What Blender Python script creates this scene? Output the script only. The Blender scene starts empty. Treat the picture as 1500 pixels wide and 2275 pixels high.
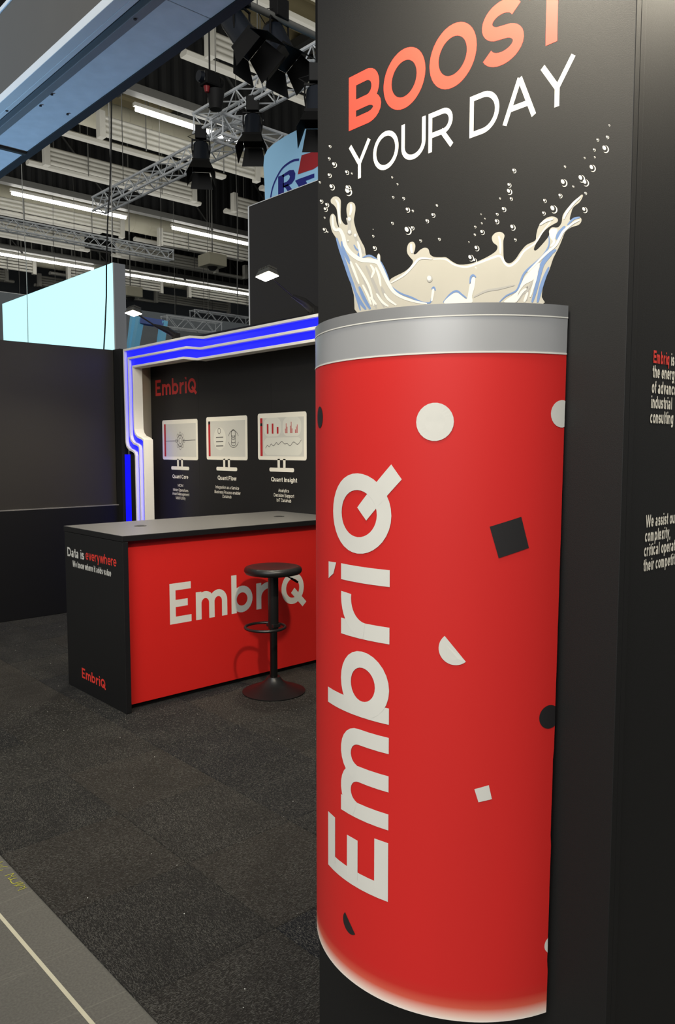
import bpy, bmesh, math, random
from mathutils import Vector, Matrix
from mathutils.geometry import tessellate_polygon

random.seed(7)
S = bpy.context.scene
C = S.collection
pi = math.pi

# ------------------------------------------------------------------ camera
F_PX, CX, CY = 1731.85, 750.0, 1137.5          # focal length in pixels of the 1500x2275 frame
YAW, PITCH, EYE = math.radians(42.5643), math.radians(4.7636), 1.65
_f = Vector((math.sin(YAW) * math.cos(PITCH), math.cos(YAW) * math.cos(PITCH), -math.sin(PITCH)))
_r = Vector((math.cos(YAW), -math.sin(YAW), 0.0))
_u = _r.cross(_f)
CAM = Vector((0, 0, EYE))
cd = bpy.data.cameras.new('camera')
cd.sensor_fit = 'VERTICAL'; cd.sensor_height = 24.0; cd.lens = 24.0 * F_PX / 2275.0
cd.clip_start = 0.05; cd.clip_end = 300
co = bpy.data.objects.new('camera', cd); C.objects.link(co)
co.matrix_world = Matrix(((_r.x, _u.x, -_f.x, 0), (_r.y, _u.y, -_f.y, 0), (_r.z, _u.z, -_f.z, EYE), (0, 0, 0, 1)))
S.camera = co

# ------------------------------------------------------------------ world, large lights, exposure
S.view_settings.view_transform = 'Standard'
S.view_settings.look = 'None'
S.view_settings.exposure = 0.0
S.view_settings.gamma = 1.0
S.view_settings.use_curve_mapping = False
W = bpy.data.worlds.new('hall_air'); S.world = W; W.use_nodes = True
W.node_tree.nodes['Background'].inputs[0].default_value = (1.0, 0.985, 0.95, 1)
W.node_tree.nodes['Background'].inputs[1].default_value = 0.27

def area(name, loc, to, size, power, col=(1, 1, 1), size_y=None, spread=pi):
    l = bpy.data.lights.new(name, 'AREA'); l.energy = power; l.color = col; l.size = size; l.spread = spread
    if size_y: l.shape = 'RECTANGLE'; l.size_y = size_y
    o = bpy.data.objects.new(name, l); C.objects.link(o); o.location = loc
    o.rotation_euler = (Vector(to) - Vector(loc)).to_track_quat('-Z', 'Y').to_euler()
    return o
def spot(name, loc, to, power, col=(1, 1, 1), angle=80, blend=0.6, rad=0.05):
    l = bpy.data.lights.new(name, 'SPOT'); l.energy = power; l.color = col
    l.spot_size = math.radians(angle); l.spot_blend = blend; l.shadow_soft_size = rad
    o = bpy.data.objects.new(name, l); C.objects.link(o); o.location = loc
    o.rotation_euler = (Vector(to) - Vector(loc)).to_track_quat('-Z', 'Y').to_euler()
    return o

# rows of hall lamps hanging over the aisle and over the hall
area('hall_lamp_aisle', (-4.5, -1.0, 7.5), (1.5, 2.5, .8), 5.0, 900, (1, 0.985, 0.95), 9.0)
spot('added_blue_uplight', (-.9, 7.2, .5), (1.55, 4.5, 3.2), 1050, (.34, .64, 1.0), 46, 1.0, .15)  # unseen blue light, added to brighten and tint the header soffit
area('hall_lamp_far', (9.0, 20.0, 8.3), (9.0, 20.0, 20), 12.0, 560, (1, 0.98, 0.93), 24.0)

# ------------------------------------------------------------------ helpers
def lin(c):
    c = c / 255.0
    return c / 12.92 if c <= 0.04045 else ((c + 0.055) / 1.055) ** 2.4
def rgb(r, g, b): return (lin(r), lin(g), lin(b), 1)
def ray(x, y):
    return _f + _r * ((x - CX) / F_PX) - _u * ((y - CY) / F_PX)
def onz(x, y, z): d = ray(x, y); return CAM + d * ((z - EYE) / d.z)
def onx(x, y, X): d = ray(x, y); return CAM + d * (X / d.x)
def ony(x, y, Y): d = ray(x, y); return CAM + d * (Y / d.y)

MATS = {}
def mat(name, col, rough=0.5, metal=0.0, var=0.06, scale=8.0, bump=0.0, bscale=60.0, spec=0.5, emit=None, estr=0.0):
    if name in MATS: return MATS[name]
    m = bpy.data.materials.new(name); m.use_nodes = True
    nt = m.node_tree; N = nt.nodes; L = nt.links
    p = N['Principled BSDF']
    p.inputs['Roughness'].default_value = rough; p.inputs['Metallic'].default_value = metal
    p.inputs['Specular IOR Level'].default_value = spec
    p.inputs['Base Color'].default_value = col
    tc = N.new('ShaderNodeTexCoord')
    if var > 0:
        n = N.new('ShaderNodeTexNoise'); n.inputs['Scale'].default_value = scale; n.inputs['Detail'].default_value = 5
        L.new(tc.outputs['Object'], n.inputs['Vector'])
        mx = N.new('ShaderNodeMix'); mx.data_type = 'RGBA'
        lo = tuple(c * (1 - var) for c in col[:3]) + (1,); hi = tuple(min(1, c * (1 + var)) for c in col[:3]) + (1,)
        mx.inputs[6].default_value = lo; mx.inputs[7].default_value = hi
        L.new(n.outputs['Fac'], mx.inputs[0]); L.new(mx.outputs[2], p.inputs['Base Color'])
    if bump > 0:
        n2 = N.new('ShaderNodeTexNoise'); n2.inputs['Scale'].default_value = bscale; n2.inputs['Detail'].default_value = 4
        L.new(tc.outputs['Object'], n2.inputs['Vector'])
        b = N.new('ShaderNodeBump'); b.inputs['Strength'].default_value = bump; b.inputs['Distance'].default_value = 0.004
        L.new(n2.outputs['Fac'], b.inputs['Height']); L.new(b.outputs['Normal'], p.inputs['Normal'])
    if emit:
        p.inputs['Emission Color'].default_value = emit; p.inputs['Emission Strength'].default_value = estr
    MATS[name] = m
    return m

class MB:
    def __init__(s): s.v = []; s.f = []
    def add(s, vs, fs):
        o = len(s.v); s.v += [tuple(v) for v in vs]; s.f += [tuple(i + o for i in f) for f in fs]; return s
    def box(s, x0, x1, y0, y1, z0, z1):
        return s.add([(x0,y0,z0),(x1,y0,z0),(x1,y1,z0),(x0,y1,z0),(x0,y0,z1),(x1,y0,z1),(x1,y1,z1),(x0,y1,z1)],
                     [(0,3,2,1),(4,5,6,7),(0,1,5,4),(1,2,6,5),(2,3,7,6),(3,0,4,7)])
    def tube(s, a, b, r, n=8, r2=None, cap=True):
        a = Vector(a); b = Vector(b); d = (b - a).normalized(); r2 = r if r2 is None else r2
        x = d.orthogonal().normalized(); y = d.cross(x); vs = []
        for p, q in ((a, r), (b, r2)):
            for i in range(n):
                t = 2 * pi * i / n; vs.append(p + x * (q * math.cos(t)) + y * (q * math.sin(t)))
        fs = [(i, (i + 1) % n, n + (i + 1) % n, n + i) for i in range(n)]
        if cap: fs += [tuple(range(n - 1, -1, -1)), tuple(range(n, 2 * n))]
        return s.add(vs, fs)
    def path(s, pts, r, n=8, closed=False):
        pts = [Vector(p) for p in pts]; m = len(pts); vs = []; up = None
        for i, p in enumerate(pts):
            if closed: d = pts[(i + 1) % m] - pts[i - 1]
            else: d = pts[min(i + 1, m - 1)] - pts[max(i - 1, 0)]
            d.normalize()
            if up is None: up = d.orthogonal().normalized()
            up = (up - d * up.dot(d)).normalized(); y = d.cross(up)
            for k in range(n):
                t = 2 * pi * k / n; vs.append(p + up * (r * math.cos(t)) + y * (r * math.sin(t)))
        fs = []
        for i in range(m if closed else m - 1):
            j = (i + 1) % m
            for k in range(n): fs.append((i*n+k, i*n+(k+1)%n, j*n+(k+1)%n, j*n+k))
        if not closed: fs += [tuple(range(n - 1, -1, -1)), tuple(range((m-1)*n, m*n))]
        return s.add(vs, fs)
    def lathe(s, prof, c, n=40):
        vs = []; m = len(prof)
        for r, z in prof:
            for i in range(n):
                t = 2 * pi * i / n; vs.append((c[0] + r * math.cos(t), c[1] + r * math.sin(t), c[2] + z))
        fs = []
        for j in range(m - 1):
            for i in range(n): fs.append((j*n+i, j*n+(i+1)%n, (j+1)*n+(i+1)%n, (j+1)*n+i))
        fs += [tuple(range(n - 1, -1, -1)), tuple(range((m-1)*n, m*n))]
        return s.add(vs, fs)
    def prism(s, poly, a0, a1, fn):
        """poly of 2D points; fn(p, a) -> 3D; a0, a1 the two ends"""
        n = len(poly); tri = tessellate_polygon([[Vector((p[0], p[1], 0)) for p in poly]])
        vs = [fn(p, a0) for p in poly] + [fn(p, a1) for p in poly]
        fs = [(i, (i + 1) % n, n + (i + 1) % n, n + i) for i in range(n)]
        fs += [tuple(t) for t in tri] + [tuple(n + i for i in reversed(t)) for t in tri]
        return s.add(vs, fs)
    def flat(s, poly, fn):
        tri = tessellate_polygon([[Vector((p[0], p[1], 0)) for p in poly]])
        return s.add([fn(p) for p in poly], [tuple(t) for t in tri])
    def strip(s, L, R, fn, closed=False):
        n = len(L); vs = [fn(p) for p in L] + [fn(p) for p in R]
        fs = [(i, i + 1, n + i + 1, n + i) for i in range(n - 1)]
        if closed: fs.append((n - 1, 0, n, 2 * n - 1))
        return s.add(vs, fs)
    def build(s, name, m, parent=None, smooth=False, bevel=0.0, origin=None, seg=2):
        me = bpy.data.meshes.new(name)
        vs = s.v
        if origin is not None: vs = [(v[0]-origin[0], v[1]-origin[1], v[2]-origin[2]) for v in vs]
        elif parent is not None:
            w = parent_loc(parent); vs = [(v[0]-w[0], v[1]-w[1], v[2]-w[2]) for v in vs]
        me.from_pydata(vs, [], s.f); me.update()
        bm = bmesh.new(); bm.from_mesh(me); bmesh.ops.recalc_face_normals(bm, faces=bm.faces); bm.to_mesh(me); bm.free()
        if smooth:
            for p in me.polygons: p.use_smooth = True
            try: me.set_sharp_from_angle(angle=math.radians(40))
            except Exception: pass
        o = bpy.data.objects.new(name, me); C.objects.link(o)
        me.materials.append(m)
        if origin is not None: o.location = origin
        if parent is not None: o.parent = parent
        if bevel > 0:
            b = o.modifiers.new('edge', 'BEVEL'); b.width = bevel; b.segments = seg; b.limit_method = 'ANGLE'
        return o
def parent_loc(o):
    w = Vector(o.location)
    while o.parent: o = o.parent; w += Vector(o.location)
    return w
def tag(o, label, cat, group=None, kind=None):
    o['label'] = label; o['category'] = cat
    if group: o['group'] = group
    if kind: o['kind'] = kind
    return o
def thing(name, loc, label, cat, group=None):
    o = bpy.data.objects.new(name, None); C.objects.link(o); o.location = loc; o.empty_display_size = 0.1
    return tag(o, label, cat, group)
def struct(o, label=None, cat=None):
    o['kind'] = 'structure'
    if label: o['label'] = label
    if cat: o['category'] = cat
    return o
def smooth_path(pts, k=6, closed=False):
    out = []; n = len(pts)
    for i in range(n if closed else n - 1):
        if closed: p = [pts[(i + j - 1) % n] for j in range(4)]
        else: p = [pts[max(i-1,0)], pts[i], pts[i+1], pts[min(i+2,n-1)]]
        for s in range(k):
            t = s / k
            out.append(tuple(0.5*((2*p[1][a]) + (-p[0][a]+p[2][a])*t + (2*p[0][a]-5*p[1][a]+4*p[2][a]-p[3][a])*t*t + (-p[0][a]+3*p[1][a]-3*p[2][a]+p[3][a])*t**3) for a in (0, 1)))
    if not closed: out.append(tuple(pts[-1]))
    return out
def offset_strip(pts, w):
    """left and right edges of a stroke; w number or list"""
    n = len(pts); L = []; R = []
    closed = n > 3 and abs(pts[0][0]-pts[-1][0]) < 1e-9 and abs(pts[0][1]-pts[-1][1]) < 1e-9
    for i in range(n):
        a = pts[i-1] if i > 0 else (pts[-2] if closed else pts[0]); b = pts[i]; c = pts[i+1] if i < n-1 else (pts[1] if closed else pts[-1])
        d1 = Vector((b[0]-a[0], b[1]-a[1])); d2 = Vector((c[0]-b[0], c[1]-b[1]))
        if d1.length < 1e-12: d1 = d2
        if d2.length < 1e-12: d2 = d1
        d1.normalize(); d2.normalize(); t = d1 + d2
        if t.length < 1e-6: t = d1
        t.normalize(); nn = Vector((-t.y, t.x)); h = (w[i] if isinstance(w, (list, tuple)) else w) / 2
        m = h / max(0.35, abs(nn.dot(Vector((-d1.y, d1.x)))))
        L.append((b[0]+nn.x*m, b[1]+nn.y*m)); R.append((b[0]-nn.x*m, b[1]-nn.y*m))
    return L, R

# ------------------------------------------------------------------ lettering: a plain grotesque drawn with strokes
def arc(cx, cy, rx, ry, a0, a1, n=None):
    n = n or max(6, int(abs(a1 - a0) / 12))
    return [(cx + rx*math.cos(math.radians(a0+(a1-a0)*i/n)), cy + ry*math.sin(math.radians(a0+(a1-a0)*i/n))) for i in range(n + 1)]
def glyph(ch, w):
    """returns (advance width, [strokes]) in units of the cap height; w is the stroke width"""
    h = w / 2; X = 0.73; k = 0.9 * w
    def ln(*p): return (list(p), w)
    if ch == ' ': return 0.28, []
    if ch == 'O' or ch == 'Q':
        st = [(arc(.52, .5, .52-h, .52-h, 0, 360, 40), w)]
        if ch == 'Q': st.append(ln((.58, .28), (.98, -.04)))
        return 1.04, st
    if ch == 'C': return .98, [(arc(.52, .5, .52-h, .52-h, 42, 318, 30), w)]
    if ch == 'B':
        r1 = (.5 - h + h*.5) / 2
        return .86, [ln((h, 0), (h, 1)), ([(h, 1-h), (.5, 1-h)] + arc(.5, 1-h-.235, .3-h*.6, .235, 80, -80, 10) + [(.5, 1-h-.47), (h, 1-h-.47)], w),
                     ([(h, 1-h-.47), (.53, 1-h-.47)] + arc(.53, (h + 1-h-.47)/2, .32-h*.6, (1-h-.47-h)/2, 80, -80, 10) + [(.53, h), (h, h)], w)]
    if ch == 'D': return .96, [ln((h, 0), (h, 1)), ([(h, 1-h), (.42, 1-h)] + arc(.42, .5, .53-h, .5-h, 84, -84, 18) + [(.42, h), (h, h)], w)]
    if ch == 'P' or ch == 'R':
        st = [ln((h, 0), (h, 1)), ([(h, 1-h), (.52, 1-h)] + arc(.52, 1-h-.255, .34-h, .255, 80, -80, 12) + [(.52, 1-h-.51), (h, 1-h-.51)], w)]
        if ch == 'R': st.append(ln((.46, .47), (.84, 0)))
        return (.94 if ch == 'R' else .86), st
    if ch == 'E': return .82, [ln((h, 0), (h, 1)), ln((h, 1-h), (.78, 1-h)), ln((h, .52), (.7, .52)), ln((h, h), (.8, h))]
    if ch == 'F': return .76, [ln((h, 0), (h, 1)), ln((h, 1-h), (.74, 1-h)), ln((h, .5), (.62, .5))]
    if ch == 'I': return .3, [ln((.06+h, 0), (.06+h, 1))]
    if ch == 'T': return .82, [ln((0, 1-h), (.82, 1-h)), ln((.41, 0), (.41, 1))]
    if ch == 'U': return .92, [([(h, 1), (h, .38)] + arc(.46, .38, .46-h, .39-h, 180, 360, 16) + [(.92-h, .38), (.92-h, 1)], w)]
    if ch == 'Y': return .96, [ln((h*.9, 1), (.48, .42)), ln((.96-h*.9, 1), (.48, .42)), ln((.48, .46), (.48, 0))]
    if ch == 'A': return .98, [ln((h*.8, 0), (.49, 1-h*.4)), ln((.98-h*.8, 0), (.49, 1-h*.4)), ln((.2, .33), (.78, .33))]
    if ch == 'M': return 1.06, [ln((h, 0), (h, 1)), ln((1.06-h, 0), (1.06-h, 1)), ln((h*1.2, 1-h*.3), (.53, h*.6)), ln((1.06-h*1.2, 1-h*.3), (.53, h*.6))]
    if ch == 'W': return 1.34, [ln((h*.9, 1), (.36, 0)), ln((.36, 0), (.67, 1)), ln((.67, 1), (.98, 0)), ln((.98, 0), (1.34-h*.9, 1))]
    if ch == 'S':
        m_ = .505; t_ = (1 - h + m_) / 2; b_ = (m_ + h) / 2
        return .84, [(arc(.41, t_, .40-h, (1-h-m_)/2, 22, 245, 20) + arc(.42, b_, .42-h, (m_-h)/2, 65, -160, 20), w)]
    # lower case
    if ch in 'lI': return .26, [ln((.05+h, 0), (.05+h, 1))]
    if ch == 'i': return .26, [ln((.05+h, 0), (.05+h, X)), ln((.05+h, .86), (.05+h, 1.0))]
    if ch == 'n' or ch == 'h':
        return .68, [ln((h, 0), (h, 1 if ch == 'h' else X)), (arc(.31, X-.3, .31-h, .3-h, 160, 0, 12) + [(.62-h, 0)], w)]
    if ch == 'r': return .44, [ln((h, 0), (h, X)), (arc(.4, X-.34, .4-h, .34-h, 170, 88, 8), w)]
    if ch == 'm': return 1.02, [ln((h, 0), (h, X)), (arc(.26, X-.26, .26-h, .26-h, 165, 0, 10) + [(.52-h, 0)], w), (arc(.26+.52-w, X-.26, .26-h, .26-h, 165, 0, 10) + [(1.04-w-h, 0)], w)]
    if ch == 'u': return .68, [ln((.62-h, 0), (.62-h, X)), ([(h, X)] + arc(.31, .3, .31-h, .3-h, 180, 340, 12), w)]
    if ch == 'o': return .7, [(arc(.34, X/2, .34-h, X/2+.01-h, 0, 360, 24), w)]
    if ch == 'c': return .64, [(arc(.34, X/2, .34-h, X/2+.01-h, 45, 315, 18), w)]
    if ch == 'e': return .7, [([(h*1.2, X/2), (.68-h, X/2)] + arc(.34, X/2, .34-h, X/2+.01-h, 6, 318, 22), w)]
    if ch == 'a': return .68, [(arc(.31, X-.26, .27-h, .26-h, 150, 0, 10) + [(.58-h, 0)], w), (arc(.27, .21, .27-h, .22-h, 0, 360, 16), w)]
    if ch == 'b': return .72, [ln((h, 0), (h, 1)), (arc(.35, X/2, .33-h, X/2+.01-h, 0, 360, 22), w)]
    if ch == 'd': return .72, [ln((.66-h, 0), (.66-h, 1)), (arc(.33, X/2, .33-h, X/2+.01-h, 0, 360, 22), w)]
    if ch == 'p': return .72, [ln((h, -.28), (h, X)), (arc(.35, X/2, .33-h, X/2+.01-h, 0, 360, 22), w)]
    if ch == 'q': return .72, [ln((.66-h, -.28), (.66-h, X)), (arc(.33, X/2, .33-h, X/2+.01-h, 0, 360, 22), w)]
    if ch == 'g': return .72, [([(.66-h, X), (.66-h, -.05)] + arc(.33, -.05, .33-h, .24-h, 0, -150, 10), w), (arc(.33, X/2, .33-h, X/2+.01-h, 0, 360, 22), w)]
    if ch == 't': return .4, [([(.13+h, .94), (.13+h, .2)] + arc(.13+h+.15, .17, .15, .17-h, 180, 280, 6), w), ln((0, X-h), (.38, X-h))]
    if ch == 'f': return .38, [([(.1+h, 0), (.1+h, .82)] + arc(.1+h+.14, .84, .14, .16-h, 180, 80, 6), w), ln((0, X-h), (.36, X-h))]
    if ch == 's':
        m_ = .37; t_ = (X - h + m_) / 2; b_ = (m_ + h) / 2
        return .6, [(arc(.29, t_, .28-h, (X-h-m_)/2, 22, 245, 14) + arc(.3, b_, .3-h, (m_-h)/2, 65, -160, 14), w)]
    if ch == 'v': return .62, [ln((h*.8, X), (.31, 0)), ln((.62-h*.8, X), (.31, 0))]
    if ch == 'w': return .94, [ln((h*.8, X), (.25, 0)), ln((.25, 0), (.47, X)), ln((.47, X), (.69, 0)), ln((.69, 0), (.94-h*.8, X))]
    if ch == 'x': return .62, [ln((h, X), (.62-h, 0)), ln((.62-h, X), (h, 0))]
    if ch == 'y': return .62, [ln((h*.8, X), (.31, 0)), ln((.62-h*.8, X), (.2, -.28))]
    if ch == 'k': return .62, [ln((h, 0), (h, 1)), ln((h, .26), (.56, X)), ln((.2, .38), (.6, 0))]
    if ch == ',': return .28, [ln((.05+h, .1), (.05+h*.3, -.16))]
    return .5, []
def text_strokes(txt, w, track=0.09):
    x = 0; out = []
    for ch in txt:
        a, st = glyph(ch, w)
        for pts, ww in st: out.append(([(p[0] + x, p[1]) for p in pts], ww))
        x += a + track
    return x - track, out
def lift_count(mb): mb.lift = getattr(mb, 'lift', 0) + 1; return mb.lift
def put_text(mb, txt, w, fn, width=None, cap=1.0, track=0.09, align=0.0):
    """fn((x, y)) -> 3D; scaled to the cap height, and to the width when given; align 0 left, .5 centre"""
    W_, st = text_strokes(txt, w, track); sx = (width / W_) if width else cap
    for pts, ww in st:
        L, R = offset_strip(pts, ww); k = len(mb.f) and (lift_count(mb) % 4)
        g = lambda p: fn(((p[0] - align * W_) * sx, p[1] * cap), k * .00004)
        mb.strip(L, R, g)
    return W_ * sx
def logo_strokes():
    """the company name mark: E m b r i Q in units of the cap height"""
    w = .175; h = w / 2; X = .70; st = []
    def ln(x, *p): st.append(([(q[0] + x, q[1]) for q in p], w))
    ln(0, (h, 0), (h, 1)); ln(0, (h, 1-h), (.64, 1-h)); ln(0, (h, h), (.65, h)); ln(0, (h, .5), (.54, .5))
    x = .79
    ln(x, (h, 0), (h, X)); ln(x, *(arc(.295, X-.3, .295-h, .3-h, 165, 0, 12) + [(.59-h, 0)])); ln(x, *(arc(.295+.59-w, X-.3, .295-h, .3-h, 165, 0, 12) + [(1.18-w-h, 0)]))
    x = 1.935
    ln(x, (h, 0), (h, 1)); ln(x, *arc(.36, X/2, .36-h, X/2-h, 0, 360, 28))
    x = 2.79
    ln(x, (h, 0), (h, X)); ln(x, *arc(.42, X-.4, .42-h, .4-h, 175, 82, 10))
    x = 3.39
    ln(x, (h, 0), (h, X))
    polys = [[(3.36, .98), (3.55, .98), (3.56, .80), (3.43, .86)]]
    ln(3.70, *arc(.425, .425, .425-h, .44-h, 0, 360, 36))
    polys.append([(3.70+.36, .30), (3.70+.49, .43), (3.70+.95, -.01), (3.70+.80, -.13)])
    return st, polys
def put_logo(mb, fn, seg=None):
    st, polys = logo_strokes()
    for pts, w in st:
        if seg:
            q = []
            for a, b in zip(pts, pts[1:]):
                n = max(1, int(math.hypot(b[0]-a[0], b[1]-a[1]) / seg))
                q += [(a[0]+(b[0]-a[0])*i/n, a[1]+(b[1]-a[1])*i/n) for i in range(n)]
            pts = q + [pts[-1]]
        L, R = offset_strip(pts, w); k = lift_count(mb) % 5; mb.strip(L, R, lambda p: fn(p, k * .00004))
    for P in polys:
        k = lift_count(mb) % 5; n = 7 if seg else 1
        Q = lambda u, v: tuple((1-u)*(1-v)*P[0][c] + u*(1-v)*P[1][c] + u*v*P[2][c] + (1-u)*v*P[3][c] for c in (0, 1))
        for i in range(n):
            for j in range(n): mb.add([fn(Q((i+a)/n, (j+b)/n), k * .00004) for a, b in ((0,0),(1,0),(1,1),(0,1))], [(0,1,2,3)])

# ================================================================== materials
def carpet_mat():
    m = bpy.data.materials.new('carpet_tile_felt'); m.use_nodes = True
    nt = m.node_tree; N = nt.nodes; L = nt.links; p = N['Principled BSDF']
    p.inputs['Roughness'].default_value = 0.95; p.inputs['Specular IOR Level'].default_value = 0.15
    tc = N.new('ShaderNodeTexCoord'); oi = N.new('ShaderNodeObjectInfo')
    def noise(sx, sy, det, dist, src=None):
        mp = N.new('ShaderNodeMapping'); mp.inputs['Scale'].default_value = (sx, sy, 60)
        add = N.new('ShaderNodeVectorMath'); add.operation = 'ADD'
        cmb = N.new('ShaderNodeCombineXYZ'); mul = N.new('ShaderNodeMath'); mul.operation = 'MULTIPLY'; mul.inputs[1].default_value = 37.0
        L.new(oi.outputs['Random'], mul.inputs[0]); L.new(mul.outputs[0], cmb.inputs[0]); L.new(mul.outputs[0], cmb.inputs[1])
        L.new(tc.outputs['Object'], add.inputs[0]); L.new(cmb.outputs[0], add.inputs[1]); L.new(add.outputs[0], mp.inputs['Vector'])
        n = N.new('ShaderNodeTexNoise'); n.inputs['Scale'].default_value = 1; n.inputs['Detail'].default_value = det; n.inputs['Distortion'].default_value = dist
        L.new(mp.outputs[0], n.inputs['Vector']); return n
    fib = noise(95, 420, 3, 0.8); fib2 = noise(150, 150, 3, 1.5); big = noise(5, 5, 3, 0)
    r1 = N.new('ShaderNodeValToRGB'); r1.color_ramp.elements[0].position = .5; r1.color_ramp.elements[0].color = (0, 0, 0, 1); r1.color_ramp.elements[1].position = .64; r1.color_ramp.elements[1].color = (1, 1, 1, 1)
    L.new(fib.outputs['Fac'], r1.inputs[0])
    tone = N.new('ShaderNodeValToRGB'); e = tone.color_ramp.elements
    e[0].position = 0; e[0].color = rgb(24, 25, 28); e[1].position = 1; e[1].color = rgb(44, 41, 37)
    e2 = tone.color_ramp.elements.new(.5); e2.color = rgb(33, 33, 32)
    L.new(oi.outputs['Random'], tone.inputs[0])
    m1 = N.new('ShaderNodeMix'); m1.data_type = 'RGBA'; m1.blend_type = 'MULTIPLY'; m1.inputs[0].default_value = .8
    r3 = N.new('ShaderNodeValToRGB'); r3.color_ramp.elements[0].position = .3; r3.color_ramp.elements[0].color = (.45, .45, .45, 1); r3.color_ramp.elements[1].position = .75; r3.color_ramp.elements[1].color = (1.5, 1.5, 1.5, 1)
    L.new(fib2.outputs['Fac'], r3.inputs[0]); L.new(tone.outputs[0], m1.inputs[6]); L.new(r3.outputs[0], m1.inputs[7])
    m2 = N.new('ShaderNodeMix'); m2.data_type = 'RGBA'; m2.inputs[7].default_value = rgb(104, 102, 96)
    mm = N.new('ShaderNodeMath'); mm.operation = 'MULTIPLY'; L.new(r1.outputs[0], mm.inputs[0]); L.new(big.outputs['Fac'], mm.inputs[1])
    L.new(mm.outputs[0], m2.inputs[0]); L.new(m1.outputs[2], m2.inputs[6]); L.new(m2.outputs[2], p.inputs['Base Color'])
    b = N.new('ShaderNodeBump'); b.inputs['Strength'].default_value = .8; b.inputs['Distance'].default_value = .004
    L.new(fib.outputs['Fac'], b.inputs['Height']); L.new(b.outputs['Normal'], p.inputs['Normal'])
    return m
def concrete_mat():
    m = mat('hall_concrete', rgb(93, 91, 84), .62, var=.14, scale=2.2, bump=.15, bscale=90)
    nt = m.node_tree; N = nt.nodes; L = nt.links; p = N['Principled BSDF']
    src = p.inputs['Base Color'].links[0].from_socket
    tc = N.new('ShaderNodeTexCoord')
    def scratch(ang, scale, thin):
        mp = N.new('ShaderNodeMapping'); mp.inputs['Rotation'].default_value = (0, 0, ang); mp.inputs['Scale'].default_value = (scale * .12, scale, 1)
        L.new(tc.outputs['Object'], mp.inputs['Vector'])
        v = N.new('ShaderNodeTexVoronoi'); v.feature = 'DISTANCE_TO_EDGE'; v.inputs['Scale'].default_value = 1.0
        L.new(mp.outputs[0], v.inputs['Vector'])
        r = N.new('ShaderNodeMath'); r.operation = 'LESS_THAN'; r.inputs[1].default_value = thin; L.new(v.outputs['Distance'], r.inputs[0]); return r
    a = scratch(.6, 4, .004); b = scratch(-.9, 3, .004)
    mxv = N.new('ShaderNodeMath'); mxv.operation = 'MAXIMUM'; L.new(a.outputs[0], mxv.inputs[0]); L.new(b.outputs[0], mxv.inputs[1])
    spk = N.new('ShaderNodeTexNoise'); spk.inputs['Scale'].default_value = 130; spk.inputs['Detail'].default_value = 6; L.new(tc.outputs['Object'], spk.inputs['Vector'])
    sr = N.new('ShaderNodeValToRGB'); sr.color_ramp.elements[0].position = .35; sr.color_ramp.elements[0].color = (.78, .78, .78, 1); sr.color_ramp.elements[1].position = .7; sr.color_ramp.elements[1].color = (1.12, 1.12, 1.12, 1)
    L.new(spk.outputs['Fac'], sr.inputs[0])
    mu = N.new('ShaderNodeMix'); mu.data_type = 'RGBA'; mu.blend_type = 'MULTIPLY'; mu.inputs[0].default_value = 1
    L.new(src, mu.inputs[6]); L.new(sr.outputs[0], mu.inputs[7])
    mx = N.new('ShaderNodeMix'); mx.data_type = 'RGBA'; mx.inputs[7].default_value = rgb(134, 132, 120)
    sc = N.new('ShaderNodeMath'); sc.operation = 'MULTIPLY'; sc.inputs[1].default_value = .2; L.new(mxv.outputs[0], sc.inputs[0])
    L.new(sc.outputs[0], mx.inputs[0]); L.new(mu.outputs[2], mx.inputs[6]); L.new(mx.outputs[2], p.inputs['Base Color'])
    return m

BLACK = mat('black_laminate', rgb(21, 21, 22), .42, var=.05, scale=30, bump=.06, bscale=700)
PRINTBLACK = mat('black_print_board', rgb(16, 16, 16), .6, var=.05, scale=60, bump=.10, bscale=900, spec=.4)
WALLBLACK = mat('black_wall_board', rgb(28, 27, 27), .46, var=.05, scale=20, bump=.05, bscale=600)
DEEP = mat('black_gap', rgb(6, 6, 7), .7, var=0)
RED = mat('red_print', rgb(205, 34, 29), .42, var=.02, scale=6)
INKWHITE = mat('white_ink', rgb(214, 213, 205), .5, var=.02, scale=30)
INKRED = mat('red_ink', rgb(238, 62, 50), .5, var=.02, scale=30)
INKDARK = mat('dark_ink', rgb(22, 22, 24), .5, var=.02)
CREAM = mat('cream_ink', rgb(240, 235, 220), .5, var=.02)
STOOLBLK = mat('black_powder_coat', rgb(30, 30, 30), .38, .25, var=.05, bump=.05, bscale=900)
WHITEBOARD = mat('white_painted_board', rgb(240, 236, 228), .5, var=.02, scale=20)
ALU = mat('aluminium_truss', rgb(238, 243, 248), .3, .08, var=.06, scale=12)
WHITESTEEL = mat('white_painted_steel', rgb(196, 194, 184), .5, var=.07, scale=3)
DUCTMAT = mat('cream_spiral_duct', rgb(184, 180, 160), .5, var=.08, scale=3)
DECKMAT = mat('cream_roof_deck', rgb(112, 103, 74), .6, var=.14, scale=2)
CURTAIN = mat('black_corrugated_steel', rgb(30, 31, 32), .55, var=.1, scale=3)
GREYSTEEL = mat('grey_steel', rgb(112, 112, 108), .5, .2, var=.1, scale=4)
DARKSTEEL = mat('dark_steel', rgb(50, 50, 48), .55, .2, var=.1, scale=4)
TUBELIT = mat('lit_tube', rgb(255, 255, 250), .4, var=0, emit=(1, .98, .93, 1), estr=9)
BLUELED = mat('blue_led_strip', rgb(6, 6, 90), .4, var=0, emit=(.006, .008, .9, 1), estr=1.7)
LAMPLIT = mat('lit_led_lens', rgb(255, 250, 230), .3, var=0, emit=(1, .93, .72, 1), estr=45)

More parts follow.
